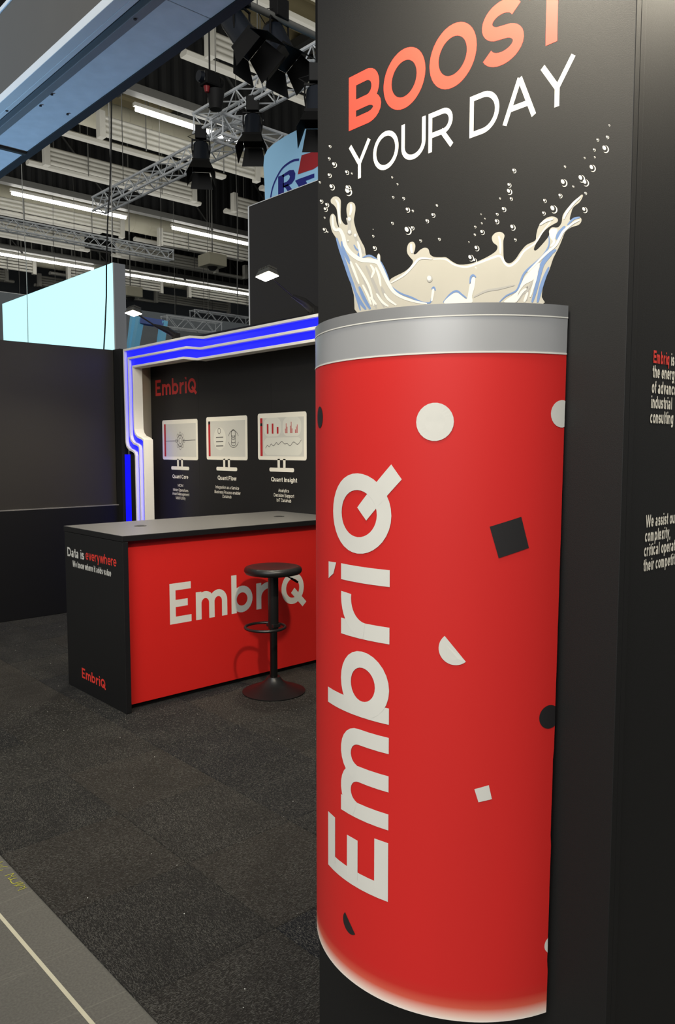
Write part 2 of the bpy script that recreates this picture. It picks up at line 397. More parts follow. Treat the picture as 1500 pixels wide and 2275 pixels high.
# ================================================================== floor and carpet
XE = 1.045                                   # front edge of the stand's carpet
fl = MB().box(-14, 34, -10, 44, -.2, 0).build('floor', concrete_mat())
struct(fl, 'grey scratched concrete hall floor along the carpet edge', 'floor')
fline = MB()
a0, a1 = onz(0, 2035, 0), onz(205, 2275, 0)
d = (a1 - a0).normalized(); nrm = Vector((-d.y, d.x, 0)) * .0065
A, B = a0 - d * 5, a1 + d * 3
fline.add([A + nrm + Vector((0,0,.0012)), A - nrm + Vector((0,0,.0012)), B - nrm + Vector((0,0,.0012)), B + nrm + Vector((0,0,.0012))], [(0, 1, 2, 3)])
fline.build('floor_joint_line', mat('pale_joint_filler', rgb(192, 187, 162), .7, var=.12, scale=20), fl)
# yellow chalk letters along the edge of the carpet
yl = MB(); cz = .0016
def chalk(cr, w=.0032):
    pts = [onz(x / 11.54, 1880 + y / 11.54, cz) for x, y in cr]
    p2 = [(p.x, p.y) for p in pts]; L, R = offset_strip(p2, w); yl.strip(L, R, lambda p: (p[0], p[1], cz))
for cr in ([(120,765),(350,690)], [(350,700),(285,765)], [(280,790),(415,760)], [(205,825),(290,790)], [(210,830),(270,850)], [(235,865),(440,810)],
           [(300,850),(270,890),(300,940),(360,960),(430,935),(545,905)], [(420,965),(600,935)], [(365,1020),(470,985),(600,960)], [(400,1025),(640,990)], [(570,1065),(650,1015)], [(460,1135),(560,1100),(690,1050)], [(500,1080),(640,1040)],
           [(-60,430),(70,395)], [(-40,470),(65,490)], [(-80,560),(90,520),(200,528)], [(-40,600),(30,620),(80,600)], [(-200, 330), (-60, 280)], [(-180, 400), (-90, 420)]): chalk(cr)
yl.build('chalk_writing', mat('yellow_chalk', rgb(168, 166, 58), .9, var=.3, scale=60), fl)
CARPET = carpet_mat()
cp = thing('carpet', (XE, 2.0, 0), 'dark grey needle-felt carpet laid in square tiles over the stand floor', 'carpet')
TW, TL = .522, .565
tm = bpy.data.meshes.new('carpet_tile')
_b = bmesh.new(); bmesh.ops.create_cube(_b, size=1.0)
bmesh.ops.scale(_b, vec=(TW - .0015, TL - .0015, .007), verts=_b.verts)
bmesh.ops.bevel(_b, geom=[e for e in _b.edges if abs(e.verts[0].co.z - e.verts[1].co.z) < 1e-6 and e.verts[0].co.z > 0], offset=.0025, segments=1, affect='EDGES')
_b.to_mesh(tm); _b.free(); tm.materials.append(CARPET)
tm2 = bpy.data.meshes.new('carpet_tile_turned')
_b = bmesh.new(); bmesh.ops.create_cube(_b, size=1.0)
bmesh.ops.scale(_b, vec=(TL - .0015, TW - .0015, .007), verts=_b.verts)
bmesh.ops.bevel(_b, geom=[e for e in _b.edges if abs(e.verts[0].co.z - e.verts[1].co.z) < 1e-6 and e.verts[0].co.z > 0], offset=.0025, segments=1, affect='EDGES')
_b.to_mesh(tm2); _b.free(); tm2.materials.append(CARPET)
for i in range(6):
    for j in range(-3, 10):
        turned = (i + j) % 2 == 0
        t = bpy.data.objects.new('carpet_tile', tm2 if turned else tm); C.objects.link(t); t.parent = cp
        t.location = (TW * (i + .5), .02 + TL * (j + .5), .0035 + random.uniform(-.0006, .0004))
        t.rotation_euler = (0, 0, pi / 2 if turned else 0)
# carpet fluff: loose pale fibres standing out of the pile near the aisle
fb = MB()
for _ in range(26000):
    u_ = random.random() ** 1.5; x = XE + .01 + u_ * 2.3; y = random.uniform(1.35, 4.9)
    if x > 2.2 and y > 4.33: continue
    a = random.uniform(0, 2 * pi) * .25 + (0.1 if (int((x - XE) / TW) + int((y - 2.02) / TL + 9)) % 2 else 1.5) + random.uniform(-.5, .5)
    l = random.uniform(.005, .012); w = .0005; dx, dy = math.cos(a), math.sin(a); z = .0074
    fb.add([(x-dy*w, y+dx*w, z), (x+dy*w, y-dx*w, z), (x+dx*l*.5, y+dy*l*.5, z+.003), (x+dx*l, y+dy*l, z+.0005)], [(0, 1, 2), (1, 3, 2)])
fo = fb.build('carpet_fibre', mat('pale_carpet_fibre', rgb(100, 98, 92), .9, var=.4, scale=9, spec=.1), cp); fo['kind'] = 'stuff'
lint = MB()
for _ in range(150):
    x = random.uniform(XE + .02, 3.6); y = random.uniform(1.4, 7.2); r = random.uniform(.0012, .0028)
    if x > 2.15 and 4.3 < y < 5.2: continue
    lint.add([(x-r, y, .0078), (x, y-r, .0078), (x+r, y, .0078), (x, y+r, .0078), (x, y, .0078+r)], [(0,1,4),(1,2,4),(2,3,4),(3,0,4),(3,2,1,0)])
lo = lint.build('carpet_lint', mat('white_lint', rgb(225, 224, 216), .8, var=.05), cp); lo['kind'] = 'stuff'
# small litter on the carpet
def litter(name, px, py, l, w, ang, m, label, cat, h=.0012):
    p = onz(px, py, .007)
    o = MB().box(-l/2, l/2, -w/2, w/2, 0, h).build(name, m, origin=(p.x, p.y, .0075), bevel=.0003, seg=1); o.rotation_euler = (0, 0, ang)
    return tag(o, label, cat)
PAPER = mat('white_scrap', rgb(235, 235, 230), .7, var=.02)
litter('paper_scrap', 396, 1591, .045, .012, .15, PAPER, 'small white paper scrap on the carpet before the red counter', 'scrap')
litter('tape_scrap', 652, 1677, .09, .012, .1, mat('pale_green_tape', rgb(120, 140, 120), .5, var=.1), 'pale greenish strip of tape on the carpet beside the can pillar', 'tape')
litter('white_crumb', 303, 2267, .016, .011, .5, PAPER, 'white crumb of plaster on the concrete by the carpet corner', 'crumb', .006)

# ================================================================== walls of the stand
WX = 4.0715                                   # face of the monitor wall
CYF = 4.33                                    # red front of the counter
wl = MB().box(2.0, 3.77, 7.49, 7.56, .008, 2.637).build('wall_left', mat('lit_wall_board', rgb(46, 43, 40), .45, var=.05, scale=20, bump=.05, bscale=600), bevel=.004)  # black board raised to grey in colour for lamp light and sheen
struct(wl, 'black partition wall at the far end of the stand', 'wall')
MB().box(1.5, 3.80, 7.45, 7.489, .008, 1.05).build('plinth', mat('black_plinth_board', rgb(14, 14, 16), .5, var=.05, scale=20, spec=.3), wl, bevel=.003)
MB().box(1.5, 3.80, 7.447, 7.489, 1.0505, 1.06).build('ledge', mat('ledge_edge', rgb(120, 118, 114), .35, var=.05), wl, bevel=.002)
MB().box(1.2, 2.0, 7.49, 7.56, .008, 2.637).build('wall_panel', MATS['lit_wall_board'], wl)
MB().box(3.772, 3.845, 7.36, 7.56, .008, 2.64).build('corner_post', DEEP, wl)
wb = MB().box(WX + .006, WX + .1, .66, 7.40, .008, 2.7).build('wall_back', DEEP)
struct(wb, 'black back wall of the stand with printed monitors', 'wall')
seams = [7.278]
for px in (443.5, 603.5): seams.append(onx(px, 1050, WX).y)
seams += [seams[-1] - 1.0 * (k + 1) for k in range(3)] + [.66]
for a, b in zip(seams, seams[1:]):
    MB().box(WX, WX + .012, b + .0007, a - .0007, .008, 2.66).build('wall_panel', WALLBLACK, wb)
wr = MB().box(1.205, 4.16, .62, .655, 0, 3.19).build('wall_right', DEEP)
struct(wr, 'black side wall with white text beside the can pillar', 'wall')
for k in range(3):
    MB().box(1.197 + k * .985, 1.197 + (k + 1) * .985 - .002, .605, .62, 0, 3.19).build('wall_panel', PRINTBLACK, wr)
YB = .6042
def btext(txt, px, py, cap, w=.2, tr=.10):
    mb = MB(); p = ony(px, py, YB); put_text(mb, txt, w, lambda q, l=0: (p.x + q[0] * .64, YB - l, p.z + q[1]), cap=cap, track=tr)
    mb.build('lettering_line', CREAM, wr)
p0 = ony(1452, 806, YB)
TXW = MB(); TXR = MB(); wd = put_text(TXR, 'Embriq', .2, lambda q, l=0: (p0.x + q[0] * .64, YB - l, p0.z + q[1]), cap=.0205)
put_text(TXW, 'is', .2, lambda q, l=0: (p0.x + wd * .64 + .006 + q[0] * .64, YB - l, p0.z + q[1]), cap=.0205)
for t, px, py in (('the energy', 1450, 838.5), ('of advanced', 1448.3, 873), ('industrial', 1446.4, 906.5), ('consulting', 1444.6, 940),
                  ('We assist our', 1435, 1172), ('complexity,', 1433, 1204.5), ('critical operations', 1431, 1237), ('their competitive', 1429.5, 1270)):
    btext(t, px, py, .0205)
TXW.build('lettering_line', CREAM, wr); TXR.build('name_lettering', INKRED, wr)

# prints on the monitor wall
def wallmap(dx=.0008):
    return lambda p: (WX - dx, p[0], p[1])
lg = MB(); e0 = onx(346, 880, WX); e1 = onx(437, 866, WX); cap = onx(346, 845, WX).z - e0.z
sx = (e0.y - e1.y) / 4.62
put_logo(lg, lambda q, l=0: (WX - .0005 - l, e0.y - q[0] * sx, e0.z + q[1] * cap)); lg.build('name_lettering', mat('dull_red_ink', rgb(206, 56, 52), .5, var=.02), wb)
def rrect(y0, y1, z0, z1, r, n=5):
    out = []
    for cy, cz_, a in ((y1 - r, z1 - r, 0), (y0 + r, z1 - r, 90), (y0 + r, z0 + r, 180), (y1 - r, z0 + r, 270)):
        for i in range(n + 1): t = math.radians(a + 90 * i / n); out.append((cy + r * math.cos(t), cz_ + r * math.sin(t)))
    return out
SCREEN = mat('screen_grey_ink', rgb(208, 206, 196), .5, var=.02); SCREEN2 = mat('screen_pale_ink', rgb(222, 220, 208), .5, var=.02)
INKLINE = mat('thin_line_ink', rgb(96, 94, 90), .5, var=.02); BARRED = mat('bar_red_ink', rgb(186, 40, 44), .5, var=.02)
def c3(x, y): p = onx(330 + x / 4.054, 900 + y / 4.054, WX); return (p.y, p.z)
mons = [((122, 139), (443, 122), (132, 495), (447, 492), 'plain'), ((519, 112), (889, 90), (526, 495), (895, 493), 'flow'), ((982, 82), (1423, 52), (990, 496), (1427, 494), 'chart')]
for a, b, c, d_, kind in mons:
    A_, B_, C_, D_ = c3(*a), c3(*b), c3(*c), c3(*d_)
    yl_, yr_ = (A_[0] + C_[0]) / 2, (B_[0] + D_[0]) / 2; zt, zb = (A_[1] + B_[1]) / 2, (C_[1] + D_[1]) / 2
    wdt = yl_ - yr_; hgt = zt - zb
    U = lambda u, v: (yl_ - u * wdt, zb + v * hgt)          # u to the right, v up, on the monitor
    fr = MB().flat(rrect(yr_, yl_, zb, zt, .022), wallmap(.0008))
    cyy = (yl_ + yr_) / 2
    for s in (-1, 1): fr.flat(rrect(cyy + s * wdt * .058 - .016, cyy + s * wdt * .058 + .016, zb - hgt * .17, zb + .01, .004), wallmap(.0008))
    fr.flat(rrect(cyy - wdt * .255, cyy + wdt * .255, zb - hgt * .25, zb - hgt * .165, hgt * .04), wallmap(.0008))
    fro = fr.build('printed_monitor', CREAM, wb)
    MB().flat([U(.075, .08), U(.95, .08), U(.95, .9), U(.075, .9)], wallmap(.0014)).build('printed_screen', SCREEN, fro)
    MB().flat([U(.055, .08), U(.105, .08), U(.105, .9), U(.055, .9)], wallmap(.002)).build('red_bar', BARRED, fro)
    lines = MB()
    def circ(u, v, r, w=.006, m=lines, n=14):
        c0 = U(u, v); pts = [(c0[0] + r * math.cos(2*pi*i/n), c0[1] + r * 1.15 * math.sin(2*pi*i/n)) for i in range(n + 1)]
        L, R = offset_strip(pts, w); m.strip(L, R, wallmap(.0026))
    def seg(u0, v0, u1, v1, w=.005, m=lines):
        L, R = offset_strip([U(u0, v0), U(u1, v1)], w); m.strip(L, R, wallmap(.0026))
    if kind == 'plain':
        seg(.1, .47, .44, .475); seg(.6, .48, .94, .49)
        circ(.52, .475, .05); circ(.52, .475, .025)
        for k in range(8):
            a_ = k * pi / 4; rr = .085 if k % 2 == 0 else .125
            circ(.52 + .11 * math.cos(a_) * (1 if k % 2 == 0 else .85), .475 + .175 * math.sin(a_), .016, .004)
        for k in range(4): a_ = k * pi / 2; seg(.52 + .06*math.cos(a_), .475 + .09*math.sin(a_), .52 + .09*math.cos(a_), .475 + .13*math.sin(a_))
    if kind == 'flow':
        c0 = U(.34, .49); MB().flat([(c0[0] + .152*wdt*math.cos(2*pi*i/28), c0[1] + .265*hgt*math.sin(2*pi*i/28)) for i in range(28)], wallmap(.002)).build('printed_bubble', SCREEN2, fro)
        circ(.33, .67, .022)
        for v in (.52, .42, .32): seg(.25, v, .43, v + .005, .009)
        for v in (.57, .50, .42, .35): L, R = offset_strip([U(.63 + .045*(1+math.cos(t*pi/8+pi)), v + .025*math.sin(t*pi/8+pi)) for t in range(9)], .005); lines.strip(L, R, wallmap(.0026))
        seg(.63, .35, .63, .6); seg(.72, .35, .72, .6); circ(.675, .6, .032)
        c0 = U(.675, .48)
        for a_ in (20, 200): 
            pts = [(c0[0] + .125*wdt*math.cos(math.radians(a_+t*14)), c0[1] + .195*hgt*math.sin(math.radians(a_+t*14))) for t in range(11)]
            L, R = offset_strip(pts, .005); lines.strip(L, R, wallmap(.0026))
        MB().flat([U(.057, .83), U(.103, .83), U(.103, .9), U(.057, .9)], wallmap(.0026)).build('black_icon', INKDARK, fro)
    if kind == 'chart':
        for u0, u1, v0, v1 in ((.13, .5, .5, .9), (.53, .9, .5, .9), (.13, .92, .1, .48)):
            p0_, p1_ = U(u0, v0), U(u1, v1)
            MB().flat(rrect(p1_[0], p0_[0], p0_[1], p1_[1], min(p1_[1]-p0_[1], p0_[0]-p1_[0]) * .42, 7), wallmap(.002)).build('printed_bubble', SCREEN2, fro)
        bars = MB()
        for u, v1 in ((.2, .77), (.305, .775), (.41, .70)): bars.flat([U(u, .56), U(u+.035, .56), U(u+.035, v1), U(u, v1)], wallmap(.0026))
        for u, vs in ((.58, (.66, .77, .7)), (.68, (.72, .8, .66)), (.78, (.64, .7, .74))):
            for q, v1 in enumerate(vs): bars.flat([U(u + q*.018, .565), U(u + q*.018 + .011, .565), U(u + q*.018 + .011, v1), U(u + q*.018, v1)], wallmap(.0026))
        bars.build('printed_bars', BARRED, fro)
        wv = [(.17, .25), (.21, .31), (.25, .28), (.29, .34), (.34, .30), (.40, .37), (.44, .33), (.51, .39), (.57, .34), (.62, .35), (.68, .30), (.75, .38), (.83, .33), (.9, .42)]
        L, R = offset_strip(smooth_path([U(*q) for q in wv], 5), .005); lines.strip(L, R, wallmap(.0026))
        MB().flat([U(.057, .73), U(.103, .73), U(.103, .79), U(.057, .79)], wallmap(.0026)).build('black_icon', INKDARK, fro)
    lines.build('printed_lines', INKLINE, fro)
def wtext(txt, cxp, by, wpx, cap_px, w):
    cxp = 330 + cxp / 4.054; by = 900 + by / 4.054; wpx /= 4.054; cap_px /= 4.054
    tw_ = MB(); p = onx(cxp, by, WX); l = onx(cxp - wpx / 2, by, WX); r = onx(cxp + wpx / 2, by, WX); t = onx(cxp, by - cap_px, WX)
    put_text(tw_, txt, w, lambda q, l=0: (WX - .0008 - l, p.y - q[0], p.z + q[1]), width=l.y - r.y, cap=t.z - p.z, align=.5, track=.07)
    tw_.build('lettering_line', CREAM, wb)
for a in (('Quant Core', 287, 661, 142, 34, .19), ('MDM', 289, 735, 46, 24, .13), ('Meter Operations', 290, 778, 136, 26, .13), ('Asset Management', 291, 813, 152, 26, .13), ('Multi Utility', 291, 850, 86, 26, .13),
          ('Quant Flow', 707, 676, 168, 38, .19), ('Integration as a Service', 709, 756, 212, 28, .13), ('Business Process enabler', 711, 800, 234, 28, .13), ('Datahub', 708, 838, 80, 28, .13),
          ('Quant Insight', 1220, 692, 234, 40, .19), ('Analytics', 1218, 785, 96, 30, .13), ('Decision Support', 1220, 829, 182, 30, .13), ('IoT Datahub', 1220, 873, 132, 30, .13)): wtext(*a)

# ================================================================== lit frame around the monitor wall
FX = 3.78
lf = thing('light_frame', (FX, 7.2, 0), 'white stepped portal frame with blue lit grooves round the monitor wall', 'frame')
YR = 1.75
def fin_path(k):
    o = .09 * k; z1 = 2.628 - .088 * k
    pts = [(7.105 - o * .95, .008), (7.105 - o * .95, 1.56 + .062 * k)]
    pts += [(7.115 - o, 1.585 + .062*k), (7.15 - o, 1.60 + .062 * k), (7.22 - o, 1.615 + .062*k), (7.275 - o, 1.65 + .062*k), (7.297 - o, 1.70 + .062 * k)]
    pts += [(7.303 - o, z1), (6.06 + o * .6, z1 + .008), (5.84 + o * .6, z1 - .022), (YR + .2 + o, z1 - .002), (YR + o, z1 - .05 + .05), (YR + o, .008)]
    return pts
paths = [fin_path(k) for k in range(3)]
def inner(pts, t):
    L, R = offset_strip(pts, 2 * t)
    cy = 5; 
    return R if sum(abs(p[0]-cy) for p in R) < sum(abs(p[0]-cy) for p in L) else L
T = .022
for k in range(3):
    P_ = paths[k]; I_ = inner(P_, T); mb = MB(); n = len(P_)
    vs = [(FX, p[0], p[1]) for p in P_] + [(FX, p[0], p[1]) for p in I_] + [(FX + .1, p[0], p[1]) for p in P_] + [(FX + .1, p[0], p[1]) for p in I_]
    fs = []
    for i in range(n - 1): fs += [(i, i+1, n+i+1, n+i), (2*n+i, 3*n+i, 3*n+i+1, 2*n+i+1), (i, 2*n+i, 2*n+i+1, i+1), (n+i, n+i+1, 3*n+i+1, 3*n+i)]
    fs += [(0, n, 3*n, 2*n), (n-1, 3*n-1, 4*n-1, 2*n-1)]
    mb.add(vs, fs); mb.build('frame_board', WHITEBOARD, lf, bevel=.002, seg=1)
for k in range(2):                                # each groove is closed by a blue lit diffuser
    I_ = inner(paths[k], T + .0008); O_ = [p for p in paths[k + 1]]
    MB().strip(I_, O_, lambda p: (FX + .03, p[0], p[1])).build('led_diffuser', BLUELED, lf)
REV = mat('cream_reveal_board', rgb(214, 204, 182), .5, var=.02, scale=20)
MB().add([(FX + .1, 7.123, .008), (WX - .001, 7.278, .008), (WX - .001, 7.278, 2.47), (FX + .1, 7.123, 2.45), (FX + .1, 7.15, .008), (WX - .001, 7.295, .008), (WX - .001, 7.295, 2.47), (FX + .1, 7.15, 2.45)], [(0,1,2,3),(7,6,5,4),(0,4,5,1),(3,2,6,7),(0,3,7,4),(1,5,6,2)]).build('reveal_board', REV, lf)
MB().add([(FX + .1, YR + .2, 2.43), (FX + .1, 7.123, 2.43), (WX - .001, 7.278, 2.468), (WX - .001, YR + .2, 2.468), (FX + .1, YR + .2, 2.46), (FX + .1, 7.15, 2.46), (WX - .001, 7.29, 2.49), (WX - .001, YR + .2, 2.49)], [(0,1,2,3),(7,6,5,4),(0,4,5,1),(1,5,6,2),(2,6,7,3),(3,7,4,0)]).build('soffit_board', REV, lf)
# lit strip between the post and the lower, stepped-in part of the frame
MB().box(FX + .010, FX + .03, 7.215, 7.335, .008, 1.575).build('led_strip', mat('blue_led_panel', rgb(10, 10, 200), .4, var=0, emit=(.002, .002, .6, 1), estr=1.5), lf)
MB().box(FX + .010, FX + .06, 7.11, 7.213, .008, 1.575).build('backing_board', DEEP, lf)
MB().box(FX + .071, FX + .1, 7.31, 7.345, .008, 2.6).build('backing_board', DEEP, lf)

# ================================================================== counter
CXL, CXR, CYB, CZ = 2.209, 4.066, 5.178, 1.113
ct = thing('counter', (CXL, CYF, 0), 'black topped counter with a red front and white company name', 'counter')
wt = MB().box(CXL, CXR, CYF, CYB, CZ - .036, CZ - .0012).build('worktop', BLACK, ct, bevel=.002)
MB().box(CXL + .001, CXR, CYF + .001, CYB - .001, CZ - .0012, CZ).build('top_sheen', mat('worktop_sheen', rgb(100, 99, 97), .42, var=.05, scale=30, bump=.04, bscale=700), wt)  # thin grey sheet paints the reflected sheen onto the black worktop
MB().box(CXL + .003, CXL + .039, CYF + .002, CYB - .004, .008, CZ - .0385).build('end_panel', BLACK, ct, bevel=.002)
MB().box(CXR - .04, CXR, CYF + .002, CYB - .004, .008, CZ - .0385).build('end_panel', BLACK, ct, bevel=.002)
MB().box(CXL + .0395, CXR - .041, CYF + .055, CYF + .073, .04, CZ - .037).build('front_panel', RED, ct, bevel=.0015)
MB().box(CXL + .05, CXR - .05, CYF + .085, CYF + .1, .008, .09).build('plinth', DEEP, ct)
MB().box(CXL + .04, CXR - .041, CYB - .3, CYB - .28, .1, CZ - .05).build('back_shelf', BLACK, ct)
for px, py in ((312, 1168.5), (620, 1147.5)):
    p = onz(px, py, CZ)
    g = MB().lathe([(.026, 0), (.04, 0), (.042, .001), (.04, .0025), (.028, .0028), (.026, .001)], (p.x, p.y, CZ + .0004), 28).build('cable_grommet', mat('grommet_plastic', rgb(26, 26, 26), .5, var=.03), ct, smooth=True)
    MB().lathe([(.0, 0), (.0262, 0), (.0262, .0012), (0, .0012)], (p.x, p.y, CZ + .0006), 24).build('grommet_cap', DEEP, g)
lt = MB(); q0, q1 = ony(378, 1388, CYF + .055), ony(679, 1335, CYF + .055); L0 = q0.x; sx = (q1.x - q0.x) / 4.62; cap = .266; bz = q0.z
put_logo(lt, lambda q, l=0: (L0 + q[0] * sx, CYF + .0546 - l, bz + q[1] * cap)); lt.build('name_lettering', INKWHITE, ct)
XF = CXL + .0027
def ctext(mb, txt, px0, py0, px1, py1, cap, w):
    a, b = onx(px0, py0, XF), onx(px1, py1, XF); put_text(mb, txt, w, lambda q, l=0: (XF - l, a.y - q[0], (a.z + b.z) / 2 + q[1]), width=a.y - b.y, cap=cap, track=.07)
t1 = MB(); t2 = MB(); t3 = MB(); t4 = MB()
ctext(t1, 'Data is', 150, 1236, 187, 1243, .062, .2); ctext(t2, 'everywhere', 190.5, 1244, 259, 1258, .062, .15)
ctext(t3, 'We know where it adds value', 161.5, 1260, 247, 1279.5, .042, .22)
a, b = onx(182.5, 1506, XF), onx(235, 1529, XF); sx = (a.y - b.y) / 4.62
put_logo(t4, lambda q, l=0: (XF - l, a.y - q[0] * sx, a.z + .003 + q[1] * .068))
t1.build('white_lettering', INKWHITE, ct); t2.build('red_lettering', INKRED, ct); t3.build('white_lettering', INKWHITE, ct); t4.build('name_lettering', INKRED, ct)

# ================================================================== bar stool
SC = Vector((3.16, 4.075, .0082))
st = thing('bar_stool', SC, 'black metal bar stool with round seat before the red counter', 'stool')
MB().lathe([(0, 0), (.205, 0), (.212, .003), (.212, .007), (.2, .012), (.15, .03), (.1, .05), (.065, .072), (.047, .095), (.043, .104), (0, .104)], SC, 56).build('base', STOOLBLK, st, smooth=True)
MB().lathe([(0, .1042), (.0255, .1042), (.0255, .46), (0, .46)], SC, 28).build('column', mat('black_gas_column', rgb(20, 20, 20), .3, .3, var=.02), st, smooth=True)
MB().lathe([(.0262, .43), (.0335, .43), (.035, .434), (.035, .7895), (.0262, .7895)], SC, 28).build('sleeve', STOOLBLK, st, smooth=True)
MB().lathe([(0, .790), (.085, .790), (.095, .794), (.095, .7995), (0, .7995)], SC, 28).build('seat_plate', STOOLBLK, st, smooth=True)
MB().lathe([(0, .80), (.162, .80), (.182, .805), (.191, .817), (.193, .829), (.189, .841), (.18, .849), (.167, .852), (.13, .845), (.065, .838), (0, .836)], SC, 56).build('seat', STOOLBLK, st, smooth=True)
rp = []
cxr = SC + Vector((-.035, -.03, .455))
for i in range(36):
    t = 2 * pi * i / 36; rp.append((SC.x - .078 + .132 * math.cos(t), SC.y - .012 + .132 * math.sin(t), SC.z + .455))
MB().path(rp, .0095, 8, True).build('foot_ring', STOOLBLK, st, smooth=True)
MB().box(SC.x - .03, SC.x + .03, SC.y - .04, SC.y + .04, SC.z + .443, SC.z + .467).build('ring_clamp', STOOLBLK, st, bevel=.003)
MB().path([SC + Vector((.03, -.01, .79)), SC + Vector((.1, -.03, .775)), SC + Vector((.165, -.05, .735))], .0045, 6).build('lever', STOOLBLK, st, smooth=True)
MB().path([SC + Vector((.125, -.038, .76)), SC + Vector((.17, -.052, .73))], .0075, 8).build('lever_grip', DEEP, st, smooth=True)

# ================================================================== arm lamps
def arm_lamp(name, foot, head, label, power, aim, group='arm lamps on the stand'):
    foot = Vector(foot); head = Vector(head)
    t = thing(name, foot, label, 'lamp', group)
    MB().box(foot.x - .02, foot.x + .03, foot.y - .035, foot.y + .035, foot.z - .0, foot.z + .05).build('clamp', DEEP, t, bevel=.004)
    d = (head - foot).normalized(); j = foot + d * .24
    kn = MB().tube(foot + Vector((0, 0, .03)), foot + d * .1 + Vector((0, 0, .03)), .034, 12, .03).tube(foot + d * .1 + Vector((0, 0, .03)), j, .03, 12, .012)
    kn.build('transformer', mat('lamp_black_plastic', rgb(28, 28, 28), .35, var=.03), t, smooth=True)
    MB().tube(j - d * .03, head - d * .05, .007, 8).build('arm', mat('lamp_arm_steel', rgb(60, 58, 54), .3, .7, var=.03), t, smooth=True)
    # head: a flat rectangular flood light, long side along the stand
    ax = Vector((0, 1, 0))
    n = (Vector(aim) - head).normalized(); x = (ax - n * ax.dot(n)).normalized(); y = n.cross(x)
    def slab(hx, hy, z0, z1, taper=1.0):
        mb = MB(); vs = []
        for z, k in ((z0, taper), (z1, 1.0)):
            for a_, b_ in ((-1, -1), (1, -1), (1, 1), (-1, 1)): vs.append(head + x * (a_ * hx * k) + y * (b_ * hy * k) + n * z)
        return mb.add(vs, [(0, 3, 2, 1), (4, 5, 6, 7), (0, 1, 5, 4), (1, 2, 6, 5), (2, 3, 7, 6), (3, 0, 4, 7)])
    hd = slab(.078, .05, -.03, .012, .75).build('lamp_head', mat('lamp_head_grey', rgb(70, 70, 66), .4, .3, var=.03), t, bevel=.008)
    for k in range(7):
        mb = MB(); cc = head + x * (-.054 + .018 * k) - n * .031
        vs = [cc + x * (a_ * .003) + y * (b_ * .035) - n * c_ for c_ in (0, .012) for a_, b_ in ((-1, -1), (1, -1), (1, 1), (-1, 1))]
        mb.add(vs, [(0, 3, 2, 1), (4, 5, 6, 7), (0, 1, 5, 4), (1, 2, 6, 5), (2, 3, 7, 6), (3, 0, 4, 7)]).build('cooling_fin', MATS['lamp_head_grey'], hd)
    slab(.072, .043, .0125, .016).build('lens', LAMPLIT, hd)
    o = spot(name + '_light', head + n * .03, aim, power, (1, .9, .72), 125, .8, .07); 
    return t
pa = onx(690, 694, 3.80); ha = onx(594, 610, 3.36)
arm_lamp('arm_lamp', (3.82, pa.y, 2.632), ha, 'lit arm lamp before the tall black wall, above the blue lit frame', 105, (3.16, ha.y - .1, 1.9))
pb = onx(386, 752, 3.80); hb = onx(297, 693, 3.40)
arm_lamp('arm_lamp', (3.82, pb.y, 2.64), hb, 'lit arm lamp beside the cyan lightbox, above the frame corner', 120, (3.18, hb.y - .03, 1.9))

# ================================================================== pillar with the printed splash
XA = 1.1585                                     # face of the printed board
pl = thing('display_pillar', (1.45, .95, 0), 'black advertising pillar printed with red and white words and a splash', 'pillar')
MB().box(XA + .034, 1.76, .67, 1.31, 0, 3.19).build('pillar_body', DEEP, pl)
MB().box(XA, XA + .016, .5995, 1.3255, 0, 3.2).build('printed_board', PRINTBLACK, pl, bevel=.0012)
MB().box(XA + .0168, XA + .0325, .600, 1.322, 0, 3.2).build('backing_board', PRINTBLACK, pl, bevel=.001)
_layer = [0]
def pan(dx):
    _layer[0] += 1; o_ = dx * .35 + (_layer[0] % 9) * .000012
    return lambda p: (lambda q: (XA - o_, q.y, q.z))(onx(p[0], p[1], XA))
def panYZ(dx): return lambda p: (XA - dx, p[0], p[1])
# words
def headline(txt, x0, y0, x1, y1, topx, topy, w, track, m, name):
    a, b, t = onx(x0, y0, XA), onx(x1, y1, XA), onx(topx, topy, XA)
    mb = MB(); put_text(mb, txt, w, lambda q, l=0: (XA - .00025 - l, a.y - q[0], a.z + q[1]), width=a.y - b.y, cap=t.z - a.z, track=track)
    return mb.build(name, m, pl)
headline('BOOST', 775.3, 291.6, 1278, 79, 776, 173, .205, .10, mat('coral_ink', rgb(232, 66, 52), .5, var=.02), 'headline_lettering')
headline('YOUR DAY', 775, 405, 1277, 229, 775, 327, .132, .11, INKWHITE, 'headline_lettering')
